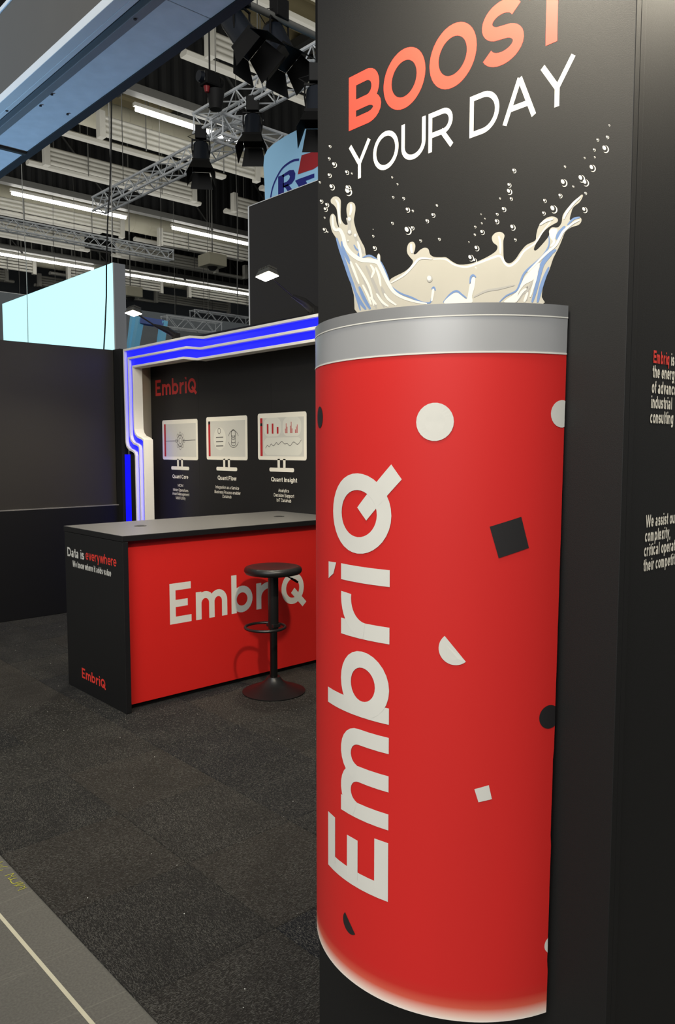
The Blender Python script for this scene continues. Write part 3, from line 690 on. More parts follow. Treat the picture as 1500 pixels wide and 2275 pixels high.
# splash, traced as flat print on the board
def q6(*p): return [(690 + x / 5.172, 420 + y / 5.172) for x, y in p]
def q7(*p): return [(960 + x / 3.75, 420 + y / 3.75) for x, y in p]
LIQ = mat('splash_beige_ink', rgb(172, 169, 158), .5, var=.05, scale=14)
LIQW = mat('splash_white_ink', rgb(210, 208, 201), .5, var=.02)
LIQB = mat('splash_blue_ink', rgb(104, 130, 172), .5, var=.05, scale=20)
LIQG = mat('splash_grey_ink', rgb(158, 157, 152), .5, var=.05, scale=20)
back = q6((905,1055),(960,1010),(1080,950),(1150,890),(1180,830),(1150,790),(1115,740),(1110,680),(1130,625),(1175,605),(1205,640),(1200,700),(1185,745),(1215,745),(1260,700),(1310,675),(1355,690),(1375,750),(1420,780)) + \
       q7((75,569),(120,570),(170,605),(230,630),(330,620),(400,595),(480,555),(535,515),(545,475),(510,445),(500,400),(530,365),(575,358),(605,385),(595,430),(595,500),(600,580),(625,615),(660,615),(700,580),(740,520),(790,465),(860,430),(870,380),(890,310),(940,250),(1000,228),(1045,245),(1045,275),(1000,300),(945,340),(900,400),(860,470),(850,505),(870,510),(920,460),(975,390),(975,350),(1000,320),(1050,320),(1080,280),(1090,220),(1130,160),(1190,100),(1245,48),(1258,60),(1230,110),(1180,150),(1160,200),(1150,260),(1200,240),(1240,240),(1245,270),(1220,300),(1160,320),(1110,360),(1085,420),(1060,480),(1040,520),(1010,580),(980,670),(950,740),(925,820),(915,900),(920,960)) + \
       q7((600,985),(300,990),(0,1000)) + q6((1100,1420),(800,1440),(800,1200))
jet = q6((555,1440),(500,1220),(440,1000),(390,880),(360,760),(320,620),(290,555),(250,490),(232,420),(222,360),(235,300),(262,285),(290,320),(300,380),(318,430),(330,440),(318,380),(312,300),(300,230),(270,185),(238,160),(236,120),(270,88),(310,88),(345,120),(350,180),(348,260),(352,330),(370,380),(400,410),(425,408),(440,390),(430,340),(418,280),(415,220),(430,170),(470,148),(510,175),(518,230),(508,300),(500,360),(520,450),(550,530),(590,610),(625,680),(640,760),(690,765),(760,800),(765,770),(785,740),(803,770),(805,830),(830,900),(870,980),(905,1060),(930,1110),(980,1170),(1080,1220),(1180,1265),(1280,1305),(1370,1310),(1390,1240),(1395,1180),(1415,1130),(1440,1160),(1435,1220),(1415,1270),(1405,1420),(1000,1440))
sb = MB()
sb.flat(smooth_path(back, 3, True), pan(.0006)); sb.flat(smooth_path(jet, 3, True), pan(.0009)); sb.build('splash_print', LIQ, pl)
hw = MB(); hb_ = MB(); hg = MB()
def brush(mb, pts, w, dx, k=5):
    pts = smooth_path(pts, k); n = len(pts)
    ws = [w * (.25 + .75 * math.sin(pi * min(1, max(0, (i + .6) / n))) ** .6) for i in range(n)]
    L, R = offset_strip(pts, ws); mb.strip(L, R, pan(dx))
def fill(mb, pts, dx, k=4): mb.flat(smooth_path(pts, k, True), pan(dx))
# grey and blue shading of the liquid
for a in (((450,860),(520,1050),(600,1250),(680,1385)), ((560,880),(640,1080),(720,1260),(760,1375)), ((640,880),(720,1060),(800,1250),(850,1360)), ((820,1130),(860,1220),(960,1320)), ((420,330),(450,420),(430,520)), ((500,520),(560,640),(610,740))): brush(hg, q6(*a), 7, .0012)
for a in (((300,560),(345,700),(400,850),(450,1000),(510,1160),(575,1395)), ((360,600),(380,700),(430,800),(455,860)), ((500,1150),(570,1290),(640,1385)), ((560,1120),(620,1260),(690,1380))): brush(hb_, q6(*a), 7.5, .0013)
for a in (((905,1060),(940,1130),(1040,1200),(1160,1245),(1280,1300),(1375,1305),(1390,1250)), ((600,790),(680,765),(770,810)), ((500,640),(530,690),(570,720),(550,760),(590,800)), ((805,830),(850,920),(905,1050)), ((1395,1150),(1420,1130),(1438,1165))): brush(hb_, q6(*a), 4.2, .0015)
for a in (((565,940),(620,890),(700,850),(730,800),(760,720),(800,670),(870,610),(930,550),(975,470),(975,390)), ((95,945),(150,880),(205,850),(250,880),(290,910)), ((318,790),(325,735),(345,718),(368,735)), ((1130,300),(1180,250),(1235,235))): brush(hb_, q7(*a), 4.6, .0015)
for a in (((835,945),(865,840),(900,700),(930,620),(1000,540)), ((880,945),(905,840),(930,760),(975,650)), ((1040,420),(1060,370),(1110,310)), ((905,640),(960,560),(1035,505))): brush(hb_, q7(*a), 8, .0012)
for a in (((350,900),(450,850),(560,830),(690,800)), ((720,930),(770,850),(800,820),(790,930)), ((660,880),(790,850),(900,640))): brush(hg, q7(*a), 5, .0012)
# white lights of the liquid
brush(hw, q6((255,300),(262,420),(290,470),(340,470),(380,550),(400,640),(450,720),(520,780),(590,815),(680,822),(770,840),(805,890),(850,985),(900,1090),(960,1180),(1060,1245),(1200,1292),(1340,1318)), 9.5, .0017)
for a in (((290,120),(320,170),(325,260),(335,340),(350,400)), ((465,170),(470,230),(455,300)), ((540,600),(560,660),(580,760),(580,800)), ((785,750),(788,790),(795,840)), ((1160,630),(1160,680),(1170,740)), ((1415,1145),(1408,1200),(1395,1290)),
          ((925,1080),(1080,985),(1180,880),(1260,800),(1400,805)), ((460,830),(500,930),(560,1090)), ((520,850),(590,960),(680,1130),(730,1340)), ((690,870),(730,940),(700,1020)), ((750,900),(790,1000),(810,1120)), ((600,1100),(660,1220),(700,1330)), ((850,1200),(900,1270),(990,1335)), ((760,1200),(830,1300),(900,1350)), ((690,1240),(760,1330))): brush(hw, q6(*a), 5.5, .0017)
for a in (((10,585),(110,585),(190,632),(290,648),(400,612),(510,570),(570,560),(610,620),(650,640),(710,598),(770,515),(860,450),(920,360),(990,270)), ((555,390),(570,450),(570,540))): brush(hw, q7(*a), 5, .0007)
fill(hw, q7((600,940),(680,880),(720,840),(755,765),(800,700),(870,630),(900,620),(880,700),(840,760),(770,800),(720,870),(700,945)), .0014)
fill(hw, q7((980,350),(1005,330),(1045,335),(1035,380),(1010,430),(985,400)), .0007)
for a in (((800,690),(880,610),(960,530),(1030,470),(1070,400),(1100,350),(1170,290),(1230,260)), ((1100,250),(1120,200),(1180,120),(1240,65)), ((1000,400),(1020,440),(990,480)), ((900,300),(950,265),(1010,250)), ((700,940),(750,860),(790,830)), ((770,940),(800,860)), ((820,900),(860,760),(880,690))): brush(hw, q7(*a), 6, .0018)
fill(hw, q7((100,950),(150,890),(205,862),(250,890),(290,918),(305,860),(318,790),(340,735),(362,745),(355,820),(335,890),(330,950),(200,960)), .0015)
# drops: a light blob and a pale crescent each
drops = [(80,603,6,0),(77,653,6,0),(98,678,11,0),(78,722,9,0),(150,710,9,0),(170,714,4,0),(38,750,5,0),(88,770,12,0),(155,775,13,0),(1230,516,4,0),(1222,565,7,0),(1182,576,6,0),(1213,613,15,0),(1168,617,6,0),(1128,650,4,0),(1170,647,4,0),(1160,692,14,0),(1047,686,5,0),(838,703,9,0),(336,730,4,0),(358,758,4,0),(818,762,9,0),(1042,752,15,0),(1082,768,4,0),(1115,735,15,0),(1132,752,14,0),
 (155,85,16,1),(45,125,8,1),(68,140,9,1),(62,158,9,1),(58,192,4,1),(58,243,9,1),(70,251,4,1),(340,108,5,1),(383,113,6,1),(400,160,10,1),(421,164,5,1),(520,142,5,1),(337,215,6,1),(505,182,9,1),(480,206,8,1),(400,245,16,1),(420,235,8,1),(453,287,6,1),(530,281,6,1),(258,240,2,1),(258,268,5,1),(264,318,9,1),(818,85,12,1),(826,115,7,1),(780,113,4,1),(796,158,10,1),(768,178,6,1),(767,208,10,1),(832,232,12,1),(707,252,10,1),(678,230,5,1),(705,215,4,1),(718,196,3,1),(702,178,3,1),(676,262,5,1),(652,292,3,1),(843,283,6,1),(684,318,11,1),(660,358,13,1),(676,368,9,1),(681,399,5,1),(964,123,8,1),(960,174,8,1),(1000,157,16,1),(1028,102,9,1),(1132,92,6,1),(1128,160,12,1),(1080,63,3,1)]
db = MB(); dd = MB()
for x, y, r, k in drops:
    cx_, cy_ = 690 + x / 1.852, (380 if k else 0) + y / 1.852; r = r / 1.852 * 1.08
    rot = -.5
    E_ = lambda a_, rx, ry, ox=0, oy=0: (cx_ + ox + rx*math.cos(a_)*math.cos(rot) - ry*math.sin(a_)*math.sin(rot), cy_ + oy + rx*math.cos(a_)*math.sin(rot) + ry*math.sin(a_)*math.cos(rot))
    db.flat([E_(2*pi*i/14, r*.42, r*.62, -r*.22, -r*.28) for i in range(14)], pan(.0011))
    pts = [E_(math.radians(-50 + 200 * i / 14), r*.78, r*.98) for i in range(15)]
    L, R = offset_strip(pts, [r * .3 * math.sin(pi * (i + .5) / 15) for i in range(15)]); db.strip(L, R, pan(.0011))
for x, y, r in ((455,497,26), (520,535,22), (452,348,26), (435,595,12), (1372,1030,34)):
    cx_, cy_ = 690 + x/5.172, 420 + y/5.172; r /= 5.172
    dd.flat([(cx_ + r*math.cos(2*pi*i/16), cy_ + 1.2*r*math.sin(2*pi*i/16)) for i in range(16)], pan(.0019))
    hw.flat([(cx_ - r*.15 + .72*r*math.cos(2*pi*i/16), cy_ - r*.2 + .85*r*math.sin(2*pi*i/16)) for i in range(16)], pan(.0021))
hw.build('splash_light_print', LIQW, pl); hb_.build('splash_blue_print', LIQB, pl); hg.build('splash_grey_print', LIQG, pl)
db.build('drop_print', LIQW, pl); dd.build('bubble_print', LIQG, pl)

# ================================================================== the half-round can on the pillar
KX, KY, KR = 1.2405, .981, .2935
KZ0, KZ1 = .66, 1.88
cn = thing('can_display', (1.1, .981, KZ0), 'red half-round drinks can with silver rim mounted on the black pillar', 'can')
def can_right(z):
    t = (z - KZ0) / (KZ1 - KZ0); e = -70.6 - 2.4 * t
    e += .25 if .98 < z < 1.13 else 0
    e += -.3 if z < .74 else 0
    return e + .05 * math.sin(z * 97) * math.sin(z * 41)
def can_pt(s, z, out=0.0):
    th = -s / KR; r = KR + out
    return (KX - r * math.cos(th), KY + r * math.sin(th), z)
def can_shell(z0, z1, nz, out, thick, name, m):
    mb = MB(); na = 72; vs = []
    for k in range(nz + 1):
        z = z0 + (z1 - z0) * k / nz
        a0, a1 = 72.5, can_right(z)
        for i in range(na + 1):
            th = math.radians(a0 + (a1 - a0) * i / na)
            for r in (KR + out, KR + out - thick): vs.append((KX - r * math.cos(th), KY + r * math.sin(th), z))
    fs = []; Wd = 2 * (na + 1)
    for k in range(nz):
        for i in range(na):
            a = k * Wd + 2 * i
            fs += [(a, a + 2, a + 2 + Wd, a + Wd), (a + 1, a + 1 + Wd, a + 3 + Wd, a + 3)]
        a = k * Wd; b = a + 2 * na
        fs += [(a, a + Wd, a + 1 + Wd, a + 1), (b, b + 1, b + 1 + Wd, b + Wd)]
    for i in range(na):
        a = 2 * i; fs += [(a, a + 1, a + 3, a + 2)]
        a = nz * Wd + 2 * i; fs += [(a, a + 2, a + 3, a + 1)]
    mb.add(vs, fs); return mb.build(name, m, cn, smooth=True)
CANRED = bpy.data.materials.new('can_red_print'); CANRED.use_nodes = True
_n = CANRED.node_tree; _p = _n.nodes['Principled BSDF']; _p.inputs['Roughness'].default_value = .5; _p.inputs['Specular IOR Level'].default_value = .35
_tc = _n.nodes.new('ShaderNodeTexCoord'); _sx = _n.nodes.new('ShaderNodeSeparateXYZ'); _rp = _n.nodes.new('ShaderNodeValToRGB')
_mr = _n.nodes.new('ShaderNodeMapRange'); _mr.inputs['From Min'].default_value = 0; _mr.inputs['From Max'].default_value = .06
_n.links.new(_tc.outputs['Object'], _sx.inputs[0]); _n.links.new(_sx.outputs['Z'], _mr.inputs['Value']); _n.links.new(_mr.outputs[0], _rp.inputs[0])
_e = _rp.color_ramp.elements; _e[0].position = 0; _e[0].color = rgb(245, 235, 225); _e[1].position = 1; _e[1].color = rgb(206, 38, 35)
_x = _rp.color_ramp.elements.new(.12); _x.color = rgb(240, 205, 190); _x = _rp.color_ramp.elements.new(.4); _x.color = rgb(215, 95, 75); _x = _rp.color_ramp.elements.new(.7); _x.color = rgb(203, 45, 38)
_nz = _n.nodes.new('ShaderNodeTexNoise'); _nz.inputs['Scale'].default_value = 3
_mx = _n.nodes.new('ShaderNodeMix'); _mx.data_type = 'RGBA'; _mx.blend_type = 'MULTIPLY'; _mx.inputs[0].default_value = .08
_n.links.new(_rp.outputs[0], _mx.inputs[6]); _n.links.new(_nz.outputs['Color'], _mx.inputs[7]); _n.links.new(_mx.outputs[2], _p.inputs['Base Color'])
CANSILVER = mat('can_silver_print', rgb(176, 177, 178), .36, .35, var=.10, scale=5)
CANRIM = mat('can_rim_print', rgb(140, 141, 142), .4, .3, var=.06, scale=5)
can_shell(KZ0, 1.802, 60, 0, .004, 'can_body', CANRED)
sv = can_shell(1.802, KZ1 - .0005, 6, .0002, .0042, 'silver_band', CANSILVER)
can_shell(1.861, KZ1, 2, .0008, .003, 'rim_band', CANRIM)
can_shell(1.8595, 1.8615, 1, .001, .003, 'rim_line', INKWHITE)
can_shell(1.8010, 1.8035, 1, .001, .003, 'band_line', INKWHITE)
lt = MB(); CAP = .166
put_logo(lt, lambda q, l=0: can_pt(.073 - q[1] * CAP, .849 + q[0] * CAP, .0007 + l), seg=.12); lt.build('name_lettering', INKWHITE, cn, smooth=True)
def disc(mb, s0, z0, r, a0=0, a1=360, n=26, clip=False):
    pts = [(s0 + r * math.cos(math.radians(a0 + (a1 - a0) * i / n)), z0 + r * math.sin(math.radians(a0 + (a1 - a0) * i / n))) for i in range(n if a1 - a0 == 360 else n + 1)]
    if clip: pts = [(min(p[0], -KR * math.radians(can_right(p[1]) + .05)), p[1]) for p in pts]
    c = (sum(p[0] for p in pts) / len(pts), sum(p[1] for p in pts) / len(pts)); m = len(pts)
    ring = [[(c[0] + (p[0] - c[0]) * k, c[1] + (p[1] - c[1]) * k) for p in pts] for k in (1, .55)]
    vs = [can_pt(*p, .0007) for rr in ring for p in rr] + [can_pt(*c, .0007)]
    fs = [(i, (i+1) % m, m + (i+1) % m, m + i) for i in range(m)] + [(m + i, m + (i+1) % m, 2*m) for i in range(m)]
    mb.add(vs, fs)
def patch(mb, P, n=6):
    for i in range(n):
        for j in range(n):
            def Q(u, v): return tuple((1-u)*(1-v)*P[0][k] + u*(1-v)*P[1][k] + u*v*P[2][k] + (1-u)*v*P[3][k] for k in (0, 1))
            mb.add([can_pt(*Q((i+a)/n, (j+b)/n), .0007) for a, b in ((0,0),(1,0),(1,1),(0,1))], [(0,1,2,3)])
CW = mat('confetti_white_ink', rgb(210, 209, 201), .5, var=.02); CK = mat('confetti_black_ink', rgb(30, 28, 29), .5, var=.02)
for args, m in (((.1505, 1.691, .0312), CW), ((.3665, 1.7045, .0225, 0, 360, 26, True), CW), ((.355, 1.194, .0205, 0, 360, 26, True), CK), ((.371, .7845, .0155, 0, 360, 26, True), CW), ((-.140, 1.706, .0205), CK)):
    mb = MB(); disc(mb, *args); mb.build('confetti_dot', m, cn)
mb = MB(); disc(mb, .1885, 1.3155, .0275, 130, 310); mb.build('confetti_half', CW, cn)
mb = MB(); disc(mb, -.016, .7715, .0205, 135, 315); mb.build('confetti_half', CK, cn)
mb = MB(); patch(mb, [(.2416, 1.5203), (.2942, 1.5362), (.3087, 1.4845), (.2573, 1.4683)]); mb.build('confetti_square', CK, cn)
mb = MB(); patch(mb, [(.2232, 1.0764), (.2472, 1.0837), (.2529, 1.0593), (.2303, 1.0538)]); mb.build('confetti_square', CW, cn)

# ================================================================== header beam over the front of the stand
HZ = 3.2
hd = thing('header_beam', (1.5, 4.0, HZ), 'overhead header beam with galvanised soffit running along the stand front', 'beam')
GALV = mat('galvanised_soffit', rgb(200, 206, 212), .5, .1, var=.16, scale=14, bump=.05, bscale=40)
GREYPRO = mat('grey_profile', rgb(120, 122, 124), .4, .1, var=.06)
ALUPRO = mat('aluminium_profile', rgb(214, 219, 222), .34, .1, var=.06)
FABRIC = mat('grey_fascia_fabric', rgb(82, 79, 74), .7, var=.06, scale=5)
Y0, Y1 = .6, 6.2
ends = [Y0, 2.5, 4.27, Y1]
for a, b in zip(ends, ends[1:]): MB().box(1.488, 1.668, a + .002, b - .002 - (.03 if b == 4.27 else 0), HZ, HZ + .02).build('soffit_panel', GALV, hd, bevel=.001)
MB().box(1.488, 1.668, 4.24, 4.268, HZ - .012, HZ + .018).build('joint_bracket', DARKSTEEL, hd, bevel=.002)
MB().box(1.669, 1.711, Y0, Y1, HZ - .004, HZ + .36).build('edge_board', DEEP, hd)
MB().box(1.450, 1.487, Y0, Y1, HZ - .003, HZ + .03).build('grey_profile', GREYPRO, hd, bevel=.002)
MB().box(1.418, 1.4495, Y0, Y1, HZ + .028, HZ + .05).build('groove', DEEP, hd)
MB().box(1.395, 1.4175, Y0, Y1, HZ - .004, HZ + .03).build('aluminium_rail', ALUPRO, hd, bevel=.002)
MB().box(1.3495, 1.3925, Y0, Y1, HZ - .006, HZ + .03).build('aluminium_rail', ALUPRO, hd, bevel=.002)
MB().box(1.352, 1.358, Y0, Y1, HZ + .0305, HZ + .365).build('fascia_fabric', FABRIC, hd)
MB().box(1.347, 1.37, Y0, Y1, HZ + .366, HZ + .385).build('top_rail', ALUPRO, hd, bevel=.002)
MB().box(1.37, 1.668, Y0, Y1, HZ + .34, HZ + .36).build('top_board', DEEP, hd)
for k, (px, py) in enumerate(((90, 233), (150, 252), (300, 40), (115, 208), (15, 244))):
    p = onz(px, py, HZ); MB().lathe([(0, 0), (.006, 0), (.006, .004), (0, .004)], (min(1.66, max(1.36, p.x)), p.y, HZ - .0065), 10).build('screw', DARKSTEEL, hd)

# lamps that light the pillar and the counter, clamped to the header
arm_lamp('arm_lamp', (1.185, .64, 3.195), (.80, .80, 2.74), 'arm lamp reaching out from the top of the can pillar', 72, (1.15, .9, 2.3))
arm_lamp('arm_lamp', (1.78, .60, 3.195), (1.76, .36, 2.84), 'arm lamp above the text on the side wall', 45, (1.5, .6, 1.9))
arm_lamp('arm_lamp', (1.74, 1.7, 3.215), (2.16, 1.95, 3.05), 'arm lamp on the inside of the header above the stool', 230, (3.3, 4.4, .5))

# ================================================================== hall roof
def corrugated(along0, along1, c0, c1, period, depth, fn):
    """trapezoid sheet; profile runs over c, extruded over along"""
    mb = MB(); c = c0; pr = []
    while c < c1:
        pr += [(c, 0), (c + period * .35, 0), (c + period * .5, depth), (c + period * .85, depth)]; c += period
    n = len(pr); vs = [fn(along0, *q) for q in pr] + [fn(along1, *q) for q in pr]
    return mb.add(vs, [(i, i + 1, n + i + 1, n + i) for i in range(n - 1)])
ROOF = 11.6
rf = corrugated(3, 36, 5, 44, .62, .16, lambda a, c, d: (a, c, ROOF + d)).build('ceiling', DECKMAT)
struct(rf, 'cream corrugated roof deck high above the hall', 'ceiling')
for k in range(12):
    mb = MB().box(4 + k * 2.9, 4.5 + k * 2.9, 5, 44, ROOF - .22, ROOF - .004); mb.build('roof_purlin', DARKSTEEL if k % 2 else GREYSTEEL, rf)
for k in range(4):
    for i in range(6):
        MB().box(6.2 + i * 3.6, 7.4 + i * 3.6, 12.0 + k * 7.6, 13.6 + k * 7.6, ROOF - .06, ROOF - .002).build('roof_hatch', mat('dark_roof_hatch', rgb(48, 50, 50), .5, var=.1), rf)
wf = MB().box(0, 40, 43.6, 44, 0, 12).build('wall_far', mat('far_wall_grey', rgb(120, 126, 132), .7, var=.05, scale=.6)); struct(wf, 'grey far wall of the hall', 'wall')
wfr = MB().box(38, 38.4, 0, 44, 0, 12).build('wall_side', MATS['far_wall_grey']); struct(wfr, 'grey side wall of the hall', 'wall')
BAYN = ['nearest', 'second', 'third', 'farthest']
for k in range(4):
    Yt = 8.4 + 7.6 * k
    where = 'in the %s roof bay' % BAYN[k]
    if k > 0:
        cu = thing('smoke_curtain', (10, Yt - .35, 9), 'black corrugated smoke curtain hanging %s' % where, 'curtain', 'black smoke curtains under the roof')
        corrugated(9.2, 11.55, 4.0, 36, .31, .09, lambda a, c, d: (c, Yt - .35 - d, a)).build('corrugated_sheet', CURTAIN, cu)
        for i in range(8):
            MB().tube((6 + 3.6 * i, Yt - .5, 11.4), (8.2 + 3.6 * i, Yt - .5, 9.05), .035, 6).build('brace', DARKSTEEL, cu)
        MB().box(4, 36, Yt - .56, Yt - .3, 9.1, 9.27).build('bottom_rail', GREYSTEEL, cu)
        MB().tube((4, Yt - .22, 9.2), (36, Yt - .22, 9.2), .05, 10).build('pipe', GREYSTEEL, cu)
    segs = {0: [], 1: [(8.72, 11.75), (14.1, 17.8)], 2: [(8.82, 12.42), (14.13, 18.2)], 3: [(9.2, 14.9), (16.3, 24)]}[k]
    for q, (a, b) in enumerate(segs):
        t = thing('tube_light', ((a + b) / 2, Yt, 9.0), '%s lit white tube light %s' % (('left', 'right')[q], where), 'tube light', 'lit tube lights under the roof')
        MB().tube((a, Yt, 9.0), (b, Yt, 9.0), .048, 10).build('tube', TUBELIT, t)
        MB().box(a - .05, b + .05, Yt - .05, Yt + .05, 9.052, 9.13).build('housing', WHITESTEEL, t)
        for x in (a + .3, b - .3): MB().tube((x, Yt, 9.13), (x, Yt, ROOF + .17), .012, 5).build('hanger', GREYSTEEL, t)
    # radiator racks: two rows per bay
    for row, (dy, z0, z1) in enumerate(((1.3, 8.72, 9.27), (4.4, 8.9, 9.42))):
        for q, (a, b) in enumerate(((3.2, 7.15), (8.53, 12.94), (14.4, 18.8), (20.3, 24.7))):
            if q == 0 and k > 0: continue
            if q == 3 and k < 2: continue
            if k == 0 and row == 0 and q == 0: continue
            y = Yt + dy
            t = thing('pipe_radiator', ((a + b) / 2, y, z0), '%s white pipe radiator in the %s row %s' % (('first', 'second', 'third', 'fourth')[q], ('front', 'rear')[row], where), 'radiator', 'pipe radiators under the roof')
            for i in range(4):
                z = z0 + .09 + (z1 - z0 - .18) * i / 3
                MB().tube((a, y, z), (b, y, z), .052, 10).build('pipe', WHITESTEEL, t, smooth=True)
            for x in (a, b): MB().box(x - .075, x + .075, y - .10, y + .09, z0 - .02, z1 + .03).build('end_bracket', WHITESTEEL, t, bevel=.01)
            for x in (a + 1.1, b - 1.1): MB().tube((x, y - .09, z0 - .05), (x, y - .09, ROOF + .17), .014, 5).build('hanger', GREYSTEEL, t)
    # big duct and the long white trays
    dt = thing('air_duct', (16, Yt + 2.05, 9.3), 'big round cream air duct %s' % where, 'duct', 'round air ducts under the roof')
    MB().tube((3.2, Yt + 2.05, 9.54), (26, Yt + 2.05, 9.54), .33, 28).build('duct_shell', DUCTMAT, dt, smooth=True)
    for i in range(38):
        x = 3.5 + i * .6
        MB().tube((x, Yt + 2.05, 9.54), (x + .025, Yt + 2.05, 9.54), .337, 28).build('duct_seam', DUCTMAT, dt, smooth=True)
    for row, (dy, spans) in enumerate(((2.75, ((3.4, 7.0), (8.0, 12.9), (14.2, 19.0))), (4.8, ((3.4, 7.0), (8.2, 13.4), (14.35, 20.5))))):
        for q, (a, b) in enumerate(spans):
            if q == 0 and k > 0: continue
            y = Yt + dy
            t = thing('lamp_tray', ((a + b) / 2, y, 8.95), '%s long white unlit lamp tray in the %s row %s' % (('first', 'second', 'third')[q], ('front', 'rear')[row], where), 'lamp tray', 'unlit lamp trays under the roof')
            prf = [(-.13, .05), (-.10, -.02), (.10, -.02), (.13, .05), (.06, .10), (-.06, .10)]
            MB().prism(prf, a, b, lambda p, x: (x, y + p[0], (9.15 if row == 0 else 8.97) + p[1])).build('tray', WHITESTEEL, t)
            for x in (a + .7, b - .7): MB().tube((x, y, 9.25 if row == 0 else 9.07), (x, y, ROOF + .17), .012, 5).build('hanger', GREYSTEEL, t)
# cable ladder over the farthest row of tubes
cl = thing('cable_ladder', (16, 30.9, 9.4), 'grey cable ladder with rungs above the farthest tube lights', 'cable ladder')
for dz in (0, .42): MB().box(6, 27, 30.6, 30.64, 9.18 + dz, 9.23 + dz).build('ladder_rail', GREYSTEEL, cl)
for i in range(52): MB().box(6.1 + i * .4, 6.14 + i * .4, 30.605, 30.635, 9.23, 9.60).build('rung', GREYSTEEL, cl)
# beige boxes hanging below the trays
def hang_box(px, py, X, s, label):
    p = onx(px, py, X); t = thing('projector_box', p, label, 'projector', 'beige projector boxes')
    MB().box(p.x - s, p.x + s, p.y - s, p.y + s, p.z - s * .55, p.z + s * .55).build('housing', mat('beige_housing', rgb(186, 182, 160), .5, var=.04), t, bevel=.02)
    MB().lathe([(0, -.1), (s * .3, -.1), (s * .5, 0), (0, 0)], (p.x, p.y, p.z - s * .55 - .003), 20).build('lens', DEEP, t, smooth=True)
    MB().tube((p.x, p.y, p.z + s * .55), (p.x, p.y, ROOF + .17), .02, 6).build('hanger', GREYSTEEL, t)
hang_box(472, 580, 14.6, .34, 'beige projector box with dark lens right of centre below the trays')
hang_box(290, 650, 12.2, .28, 'beige projector box beside the cyan lightbox edge')

# ================================================================== trusses
def truss(a, b, side, label, group='aluminium trusses over the stands', seglen=None, r=.025, hang=True):
    """box truss from a to b (one lower corner line); section spans +up and horizontally across"""
    a = Vector(a); b = Vector(b); d = (b - a); ln_ = d.length; d.normalize(); up = Vector((0, 0, 1)); x = d.cross(up).normalized()
    if x.x + x.y < 0: x = -x
    t = thing('lighting_truss', a, label, 'truss', group)
    corners = [Vector((0, 0, 0)), x * side, x * side + up * side, up * side]
    for c in corners: MB().tube(a + c, b + c, r, 8).build('chord', ALU, t, smooth=True)
    n = max(2, int(ln_ / (seglen or side * .95))); st_ = ln_ / n
    for f in range(4):
        c0, c1 = corners[f], corners[(f + 1) % 4]; mb = MB()
        for i in range(n):
            p0 = a + d * (i * st_); p1 = a + d * ((i + 1) * st_)
            mb.tube(p0 + (c0 if (i + f) % 2 else c1), p1 + (c1 if (i + f) % 2 else c0), r * .42, 5)
        for p in (a + d * .02, b - d * .02): mb.tube(p + c0, p + c1, r * .5, 5)
        mb.build('lacing', ALU, t)
    for q in ((.2, .8) if hang else ()):
        p = a + d * (ln_ * q) + x * side / 2 + up * side; MB().tube(p, (p.x, p.y, ROOF + .17), .009, 5).build('hanger', GREYSTEEL, t)
    return t
TS = .30
e1 = onx(429, 254, 7.07)
truss((7.07, e1.y, 6.67), (7.07, 3.5, 6.67), TS, 'bright aluminium box truss carrying the stage lights')
e2 = onz(212, 440, 6.95); e3 = onz(620, 312, 6.9)
truss((7.72, e2.y, 6.67), (7.72, e1.y - .6, 6.67), .28, 'aluminium box truss slanting behind the lowest stage light')
e4 = onz(583, 282, 6.62)
truss((6.9, e4.y, 6.32), (12.5, e4.y, 6.32), TS, 'aluminium cross truss behind the two lower stage lights', hang=False)
p1, p2 = onz(0, 487, 7.2), onz(400, 556, 7.2)
truss((3.0, p1.y, 7.0), (p2.x, p1.y, 7.0), .26, 'slim distant truss crossing the radiators above the lightbox')
p1, p2 = onz(432, 697, 7.0), onz(548, 716, 7.0)
truss((p1.x, p1.y, 6.8), (p2.x, p1.y, 6.8), .36, 'short far truss just left of the tall black wall', r=.03)
p1, p2 = onz(370, 712, 5.7), onz(490, 728, 5.7)
truss((p1.x, p1.y, 5.5), (p2.x, p1.y, 5.5), .36, 'short far truss low above the blue lit frame', r=.03)
p1 = onz(0, 660, 6.5); p2 = onz(60, 668, 6.5)
truss((p1.x - 4, p1.y, 6.3), (p2.x + 1, p1.y, 6.3), .36, 'far truss showing left behind the cyan lightbox', r=.03)
# round tube over the stage lights near the top of the picture
rp = thing('lighting_pipe', onz(545, 5, 6.0), 'grey round lighting pipe above the two upper stage lights', 'pipe')
a, b = onz(540, 4, 6.0), onz(706, 74, 6.0)
MB().tube((a.x - .9, a.y, 6.0), (b.x + 2.5, a.y, 6.0), .035, 14).build('pipe_tube', GREYSTEEL, rp, smooth=True)

